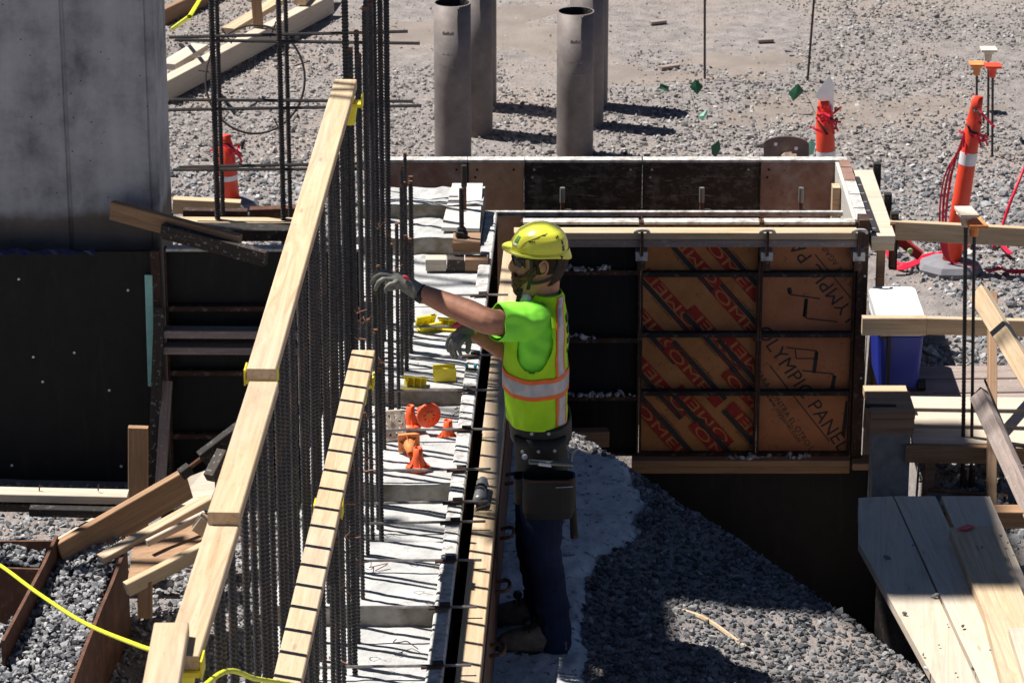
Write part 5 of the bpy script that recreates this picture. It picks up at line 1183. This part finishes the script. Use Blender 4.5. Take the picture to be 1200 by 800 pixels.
for p0, p1, mat in ((425, 430, 'tape_orange'), (429.6, 445.4, 'tape_silver'), (445, 450, 'tape_orange')):
    RW = [r for r in dens(VROWS, 3) if p0 <= r[0] <= p1]
    vest_fold(shell(RW, .019, -pi + .1, pi - .1, 'waist_tape', mat, v_, 120, 2.3, .0025))
# dark lettering blurred on the back of the vest
for k, py in enumerate((364, 376, 388, 400)): vest_fold(shell([r for r in VROWS if py < r[0] < py + 8], .0185, -.3, .3, 'back_print', 'print_black', v_, 8, 2.3, .001))
# collar and radio strap
MB().tube(smooth_path([wp(618, 352, -.07), wp(612, 352, 0), wp(618, 352, .07)], 5), .011, 8).build('collar', 'shirt_lime', per, smooth=True)
MB().beam(wp(611, 338, -.055), wp(604, 362, -.085), .016, .006, up=(0, -1, 0)).build('neck_strap', 'strap_black', per)
m = MB(); m.ball(wp(617, 352, -.055), (.022, .02, .03)); m.build('undershirt', 'white_cloth', per, smooth=True)
# ---- hard hat
HAT = [(293, 604, 665, .096, 0), (289, 600, 666, .101, 0), (282.5, 599, 665.5, .103, 0), (275.5, 603, 663, .099, 0), (269.5, 608, 658, .087, 0), (265, 616, 650, .067, 0), (262, 624, 643, .038, 0), (261.2, 631, 637, .01, 0)]
hat = bpy.data.objects.new('hard_hat', None)
m = MB(); m.rings(prings(dens(HAT, 3), 0, 48, 2.15)); hat = m.build('hard_hat', 'hat_yellow', per, smooth=True)
# brim, wrap-around lip and nape flare
def hatpt(t, grow, py): 
    xf, xb, hw = wx(600, py), wx(668, py), .103; xc, a = (xf + xb) / 2, (xb - xf) / 2 + grow; return Vector((xc + a * math.cos(t), WY + (hw + grow) * math.sin(t), wz(py)))
V = []; F = []; K = 64
for k in range(K + 1):
    t = 2 * pi * k / K; front = max(0, -math.cos(t)) ** 2; back = max(0, math.cos(t)) ** 3
    p0 = hatpt(t, -.003, 290); p1 = hatpt(t, .004 + .036 * front + .003 * back, 292 - 4 * front + 8 * back); p1.z -= .0; p2 = p1 + Vector((0, 0, -.006)); p3 = hatpt(t, -.006, 294 + 5 * back)
    V += [p0, p1, p2, p3]
for k in range(K):
    for j in range(3): F.append((4 * k + j, 4 * k + j + 1, 4 * k + 5 + j, 4 * k + 4 + j))
MB().add(V, F).build('brim', 'hat_yellow', hat, smooth=True)
# crown ridges, vents and stickers
HR = dens(HAT, 3)
def hat_surf(t, py, grow):
    for a, b in zip(HR, HR[1:]):
        if b[0] <= py <= a[0]:
            f = (a[0] - py) / (a[0] - b[0]); r_ = [x + (y - x) * f for x, y in zip(a, b)]; q = sring(wz(py), wx(r_[1], py), wx(r_[2], py), r_[3], 0, 4)
            xc, aa, bb = (wx(r_[1], py) + wx(r_[2], py)) / 2, (wx(r_[2], py) - wx(r_[1], py)) / 2 + grow, r_[3] + grow; c, s = math.cos(t), math.sin(t)
            return Vector((xc + aa * math.copysign(abs(c) ** (2 / 2.15), c), WY + bb * math.copysign(abs(s) ** (2 / 2.15), s), wz(py)))
for sg in (-1, 1):
    for pts in ([(-2.35, 290), (-2.3, 283), (-2.15, 276), (-1.7, 270), (-1.2, 267)],): MB().tube(smooth_path([hat_surf(sg * -t if sg > 0 else t, py, -.0005) for t, py in pts], 6), .0035, 6).build('crown_ridge', 'hat_yellow', hat, smooth=True)
    for t0, py in ((-2.0, 275), (-1.93, 275), (-1.86, 274.8), (-1.79, 274.6), (-1.5, 268.5), (-1.43, 268.5), (-1.36, 268.5), (-.85, 272), (-.78, 271.5), (-.71, 271)):
        MB().ball(hat_surf(-sg * t0 if sg > 0 else t0, py, 0), .0032, 8, 5).build('vent_hole', 'print_black', hat)
for py0, w_ in ((275, .03), (277, .05), (279, .045), (282, .085), (284.5, .06), (286, .07)): shell([r for r in dens(HR, 3) if py0 <= r[0] <= py0 + 2.4], .0006, -.62 - w_, -.62 + w_, 'sticker', 'sticker_dark', hat, 4, 2.15, .0008)
shell([r for r in dens(HR, 3) if 272 <= r[0] <= 280], .0006, -2.75, -2.5, 'sticker', 'sticker_green', hat, 5, 2.15, .0008); shell([r for r in dens(HR, 3) if 280 <= r[0] <= 283], .0006, -2.8, -2.5, 'sticker', 'reflect_white', hat, 5, 2.15, .0008)
shell([r for r in dens(HR, 3) if 287 <= r[0] <= 288.2], .0006, -2.2, -.7, 'edge_print', 'sticker_green', hat, 20, 2.15, .0006)
# chin strap
for sg in (-1, 1):
    for pts in ([(622, 300, .087), (623, 312, .085), (622, 325, .08), (619, 338, .06), (617, 346, .0)], [(658, 300, .075), (650, 322, .08), (636, 330, .085), (623, 332, .08)]):
        m = MB(); pp = smooth_path([wp(x, y, sg * d_ * 1.05) for x, y, d_ in pts], 5)
        for q0, q1 in zip(pp, pp[1:]): m.beam(q0, q1, .014, .004, up=(0, sg, 0), ch=.001)
        m.build('chin_strap', 'strap_black', hat)
# ---- safety glasses
shell([r for r in dens(HEAD, 8) if 296 < r[0] < 309], .006, pi - 1.0, pi + 1.0, 'safety_glasses', 'lens_dark', per, 30, 2.1, .004)
gl = per.children[-1]
for sg in (-1, 1): MB().beam(wp(612, 303, sg * .07), wp(637, 304, sg * .09), .005, .009, up=(0, 0, 1)).build('temple_arm', 'strap_black', gl)
shell([r for r in dens(HEAD, 8) if 305 < r[0] < 308], .0105, pi + .82, pi + .95, 'lens_glint', 'glove_lime', gl, 6, 2.1, .001)  # green lens reflection, painted on as a thin lime patch
# ---- gloves: palm, four fingers, thumb
def glove(name, wrist, palm, fingers, thumb, cuff_dir, mats):
    m = MB(); c = wrist.lerp(palm, .5); limb(m, [wrist - (palm - wrist).normalized() * .03, wrist, c, palm], [.036, .034, .034, .03], 14)
    for root, mid, mid2, tip, r in fingers: limb(m, [palm.lerp(root, .3), root, mid, mid2, tip], [r * 1.25, r * 1.15, r * 1.05, r, r * .85], 10, 3)
    limb(m, [wrist.lerp(palm, .35), thumb[0], thumb[1], thumb[2]], [.017, .0145, .013, .0105], 10, 3)
    g = remesh(m, name, 'glove_grey', .0038, per, 3, lambda q: .0012 * mnoise.noise(q * 60)); return g
P0 = wp(466, 327, -.12); W0 = WRn
fn = []
for (rx, ry, rd), (ax_, ay, ad), (bx_, by, bd), (tx, ty, td), r in (((456, 320, -.10), (447, 318, -.1), (441, 320, -.095), (437.5, 325, -.09), .0098), ((456, 323.5, -.125), (446, 322, -.13), (439, 326, -.13), (435.5, 332, -.125), .0102), ((458, 328, -.15), (449, 327, -.158), (443, 332, -.158), (440, 339, -.15), .0098), ((463, 332, -.17), (457, 333, -.178), (453, 337, -.178), (452, 342, -.172), .0088)):
    fn.append((wp(rx, ry, rd), wp(ax_, ay, ad), wp(bx_, by, bd), wp(tx, ty, td), r))
g1 = glove('glove', W0, P0, fn, (wp(470, 333, -.085), wp(460, 337, -.075), wp(452, 338, -.075)), None, None)
MB().tube([W0 + (W0 - P0).normalized() * .008, W0 + (W0 - P0).normalized() * .035], [.0375, .038], 16).build('cuff', 'strap_black', g1, smooth=True)
m = MB(); m.ball(wp(476, 325.5, -.155), (.017, .006, .008), 12, 8, Matrix.Rotation(R(35), 3, 'Y')); m.build('knuckle_patch', 'glove_red', g1, smooth=True)
P1 = wp(540, 393, .06); W1 = wp(549, 384, .085); fn = []
for (rx, ry, rd), (ax_, ay, ad), (bx_, by, bd), (tx, ty, td), r in (((534, 390, .075), (527, 396, .075), (524.5, 404, .075), (526, 411, .075), .0098), ((536, 394, .05), (529, 401, .045), (528, 409, .045), (531, 417, .045), .0102), ((539, 396, .03), (533, 404, .022), (532, 411, .022), (535, 418, .024), .0098), ((544, 397, .015), (539, 404, .008), (538, 410, .008), (540, 415, .01), .0088)):
    fn.append((wp(rx, ry, rd), wp(ax_, ay, ad), wp(bx_, by, bd), wp(tx, ty, td), r))
g2 = glove('glove', W1, P1, fn, (wp(548, 396, .04), wp(549, 404, .03), wp(548, 412, .028)), None, None)
MB().tube([W1 + (W1 - P1).normalized() * .0, W1 + (W1 - P1).normalized() * .04], [.037, .039], 16).build('cuff', 'glove_lime', g2, smooth=True)
m = MB(); m.ball(wp(537, 380, .04), (.03, .014, .012), 12, 8, Matrix.Rotation(R(-25), 3, 'Y')); m.build('wrist_band', 'glove_red', g2, smooth=True)
# ---- tool belt
TB = dens([(484, 601, 664, .175, 0), (496, 602, 665, .177, 0), (507, 603, 665, .177, 0)], 3)
belt = shell(TB, .012, -pi, pi, 'tool_belt', 'leather_black', per, 60, 2.3, .006)
shell(dens([(495, 602, 665, .178, 0), (525, 604, 665, .18, 0), (550, 605, 665, .182, 0)], 3), .018, -2.45, -.75, 'side_pad', 'leather_black', belt, 20, 2.3, .01)
for px, py in ((612, 529), (631, 529), (650, 528), (623, 508), (643, 508)): MB().lathe([(.003, .004), (.0065, .003), (.007, 0)], wp(px, py, -.222), 10, (0, -1, 0)).build('rivet', 'cement_rail', belt)
MB().lathe([(.006, .006), (.011, .004), (.012, 0)], wp(615, 535, -.23), 12, (0, -1, 0)).build('tape_reel', 'tape_silver', belt)
def pouch(x0, x1, y0, y1, dy0, dy1, name, lean=.0):
    P = [wp(x0 + 2, y0, dy0), wp(x1, y0, dy0)]; m = MB(); rl = []
    for py, f, g in ((y1, .86, .7), (y1 - 8, .95, .95), ((y0 + y1) / 2, 1.0, 1.05), (y0, 1.0, 1.0)):
        xc, hw = (wx(x0, py) + wx(x1, py)) / 2, (wx(x1, py) - wx(x0, py)) / 2 * f; yc = WY + (dy0 + dy1) / 2; hd = abs(dy1 - dy0) / 2 * g
        rl.append([Vector((xc + hw * math.copysign(abs(math.cos(a)) ** .5, math.cos(a)), yc + hd * math.copysign(abs(math.sin(a)) ** .5, math.sin(a)), wz(py))) for a in np.linspace(0, 2 * pi, 28, endpoint=False)])
    inner = [[v + Vector(((rl[-1][14].x + rl[-1][0].x) / 2 - v.x, WY + (dy0 + dy1) / 2 - v.y, 0)) * .08 for v in r_] for r_ in (rl[-1], rl[1])]
    m.rings(rl + inner); return m.build(name, 'leather_black', belt, smooth=False)
pp_ = pouch(611, 673, 527, 574, -.325, -.215, 'nail_pouch'); pouch(602, 618, 530, 560, -.29, -.2, 'side_pouch')
MB().beam(Vector((wx(614), WY - .327, wz(528))), Vector((wx(670), WY - .327, wz(528))), .004, .008).build('pouch_rim', 'leather_brown', pp_)
MB().beam(wp(651, 571, -.333), wp(671, 570, -.33), .004, .006, up=(0, -1, 0)).build('pocket_rim', 'cement_rail', pp_)
MB().beam(wp(620, 541, -.27), wp(672, 544, -.26), .03, .012).build('square_blade', 'tool_grey', belt); MB().beam(wp(631, 543, -.28), wp(646, 545, -.28), .02, .012).build('marker', 'reflect_white', belt)
hm = MB().tube([wp(671, 560, -.2), wp(671, 590, -.2), wp(673, 630, -.2)], [.012, .013, .016], 10).build('hammer_handle', 'steel_dark', belt, smooth=True)
MB().tube(smooth_path([wp(664, 520, -.2), wp(668, 530, -.21), wp(676, 525, -.21), wp(670, 533, -.21), wp(669, 548, -.2)], 4), .006, 7).build('hammer_claw', 'tool_grey', belt, smooth=True)
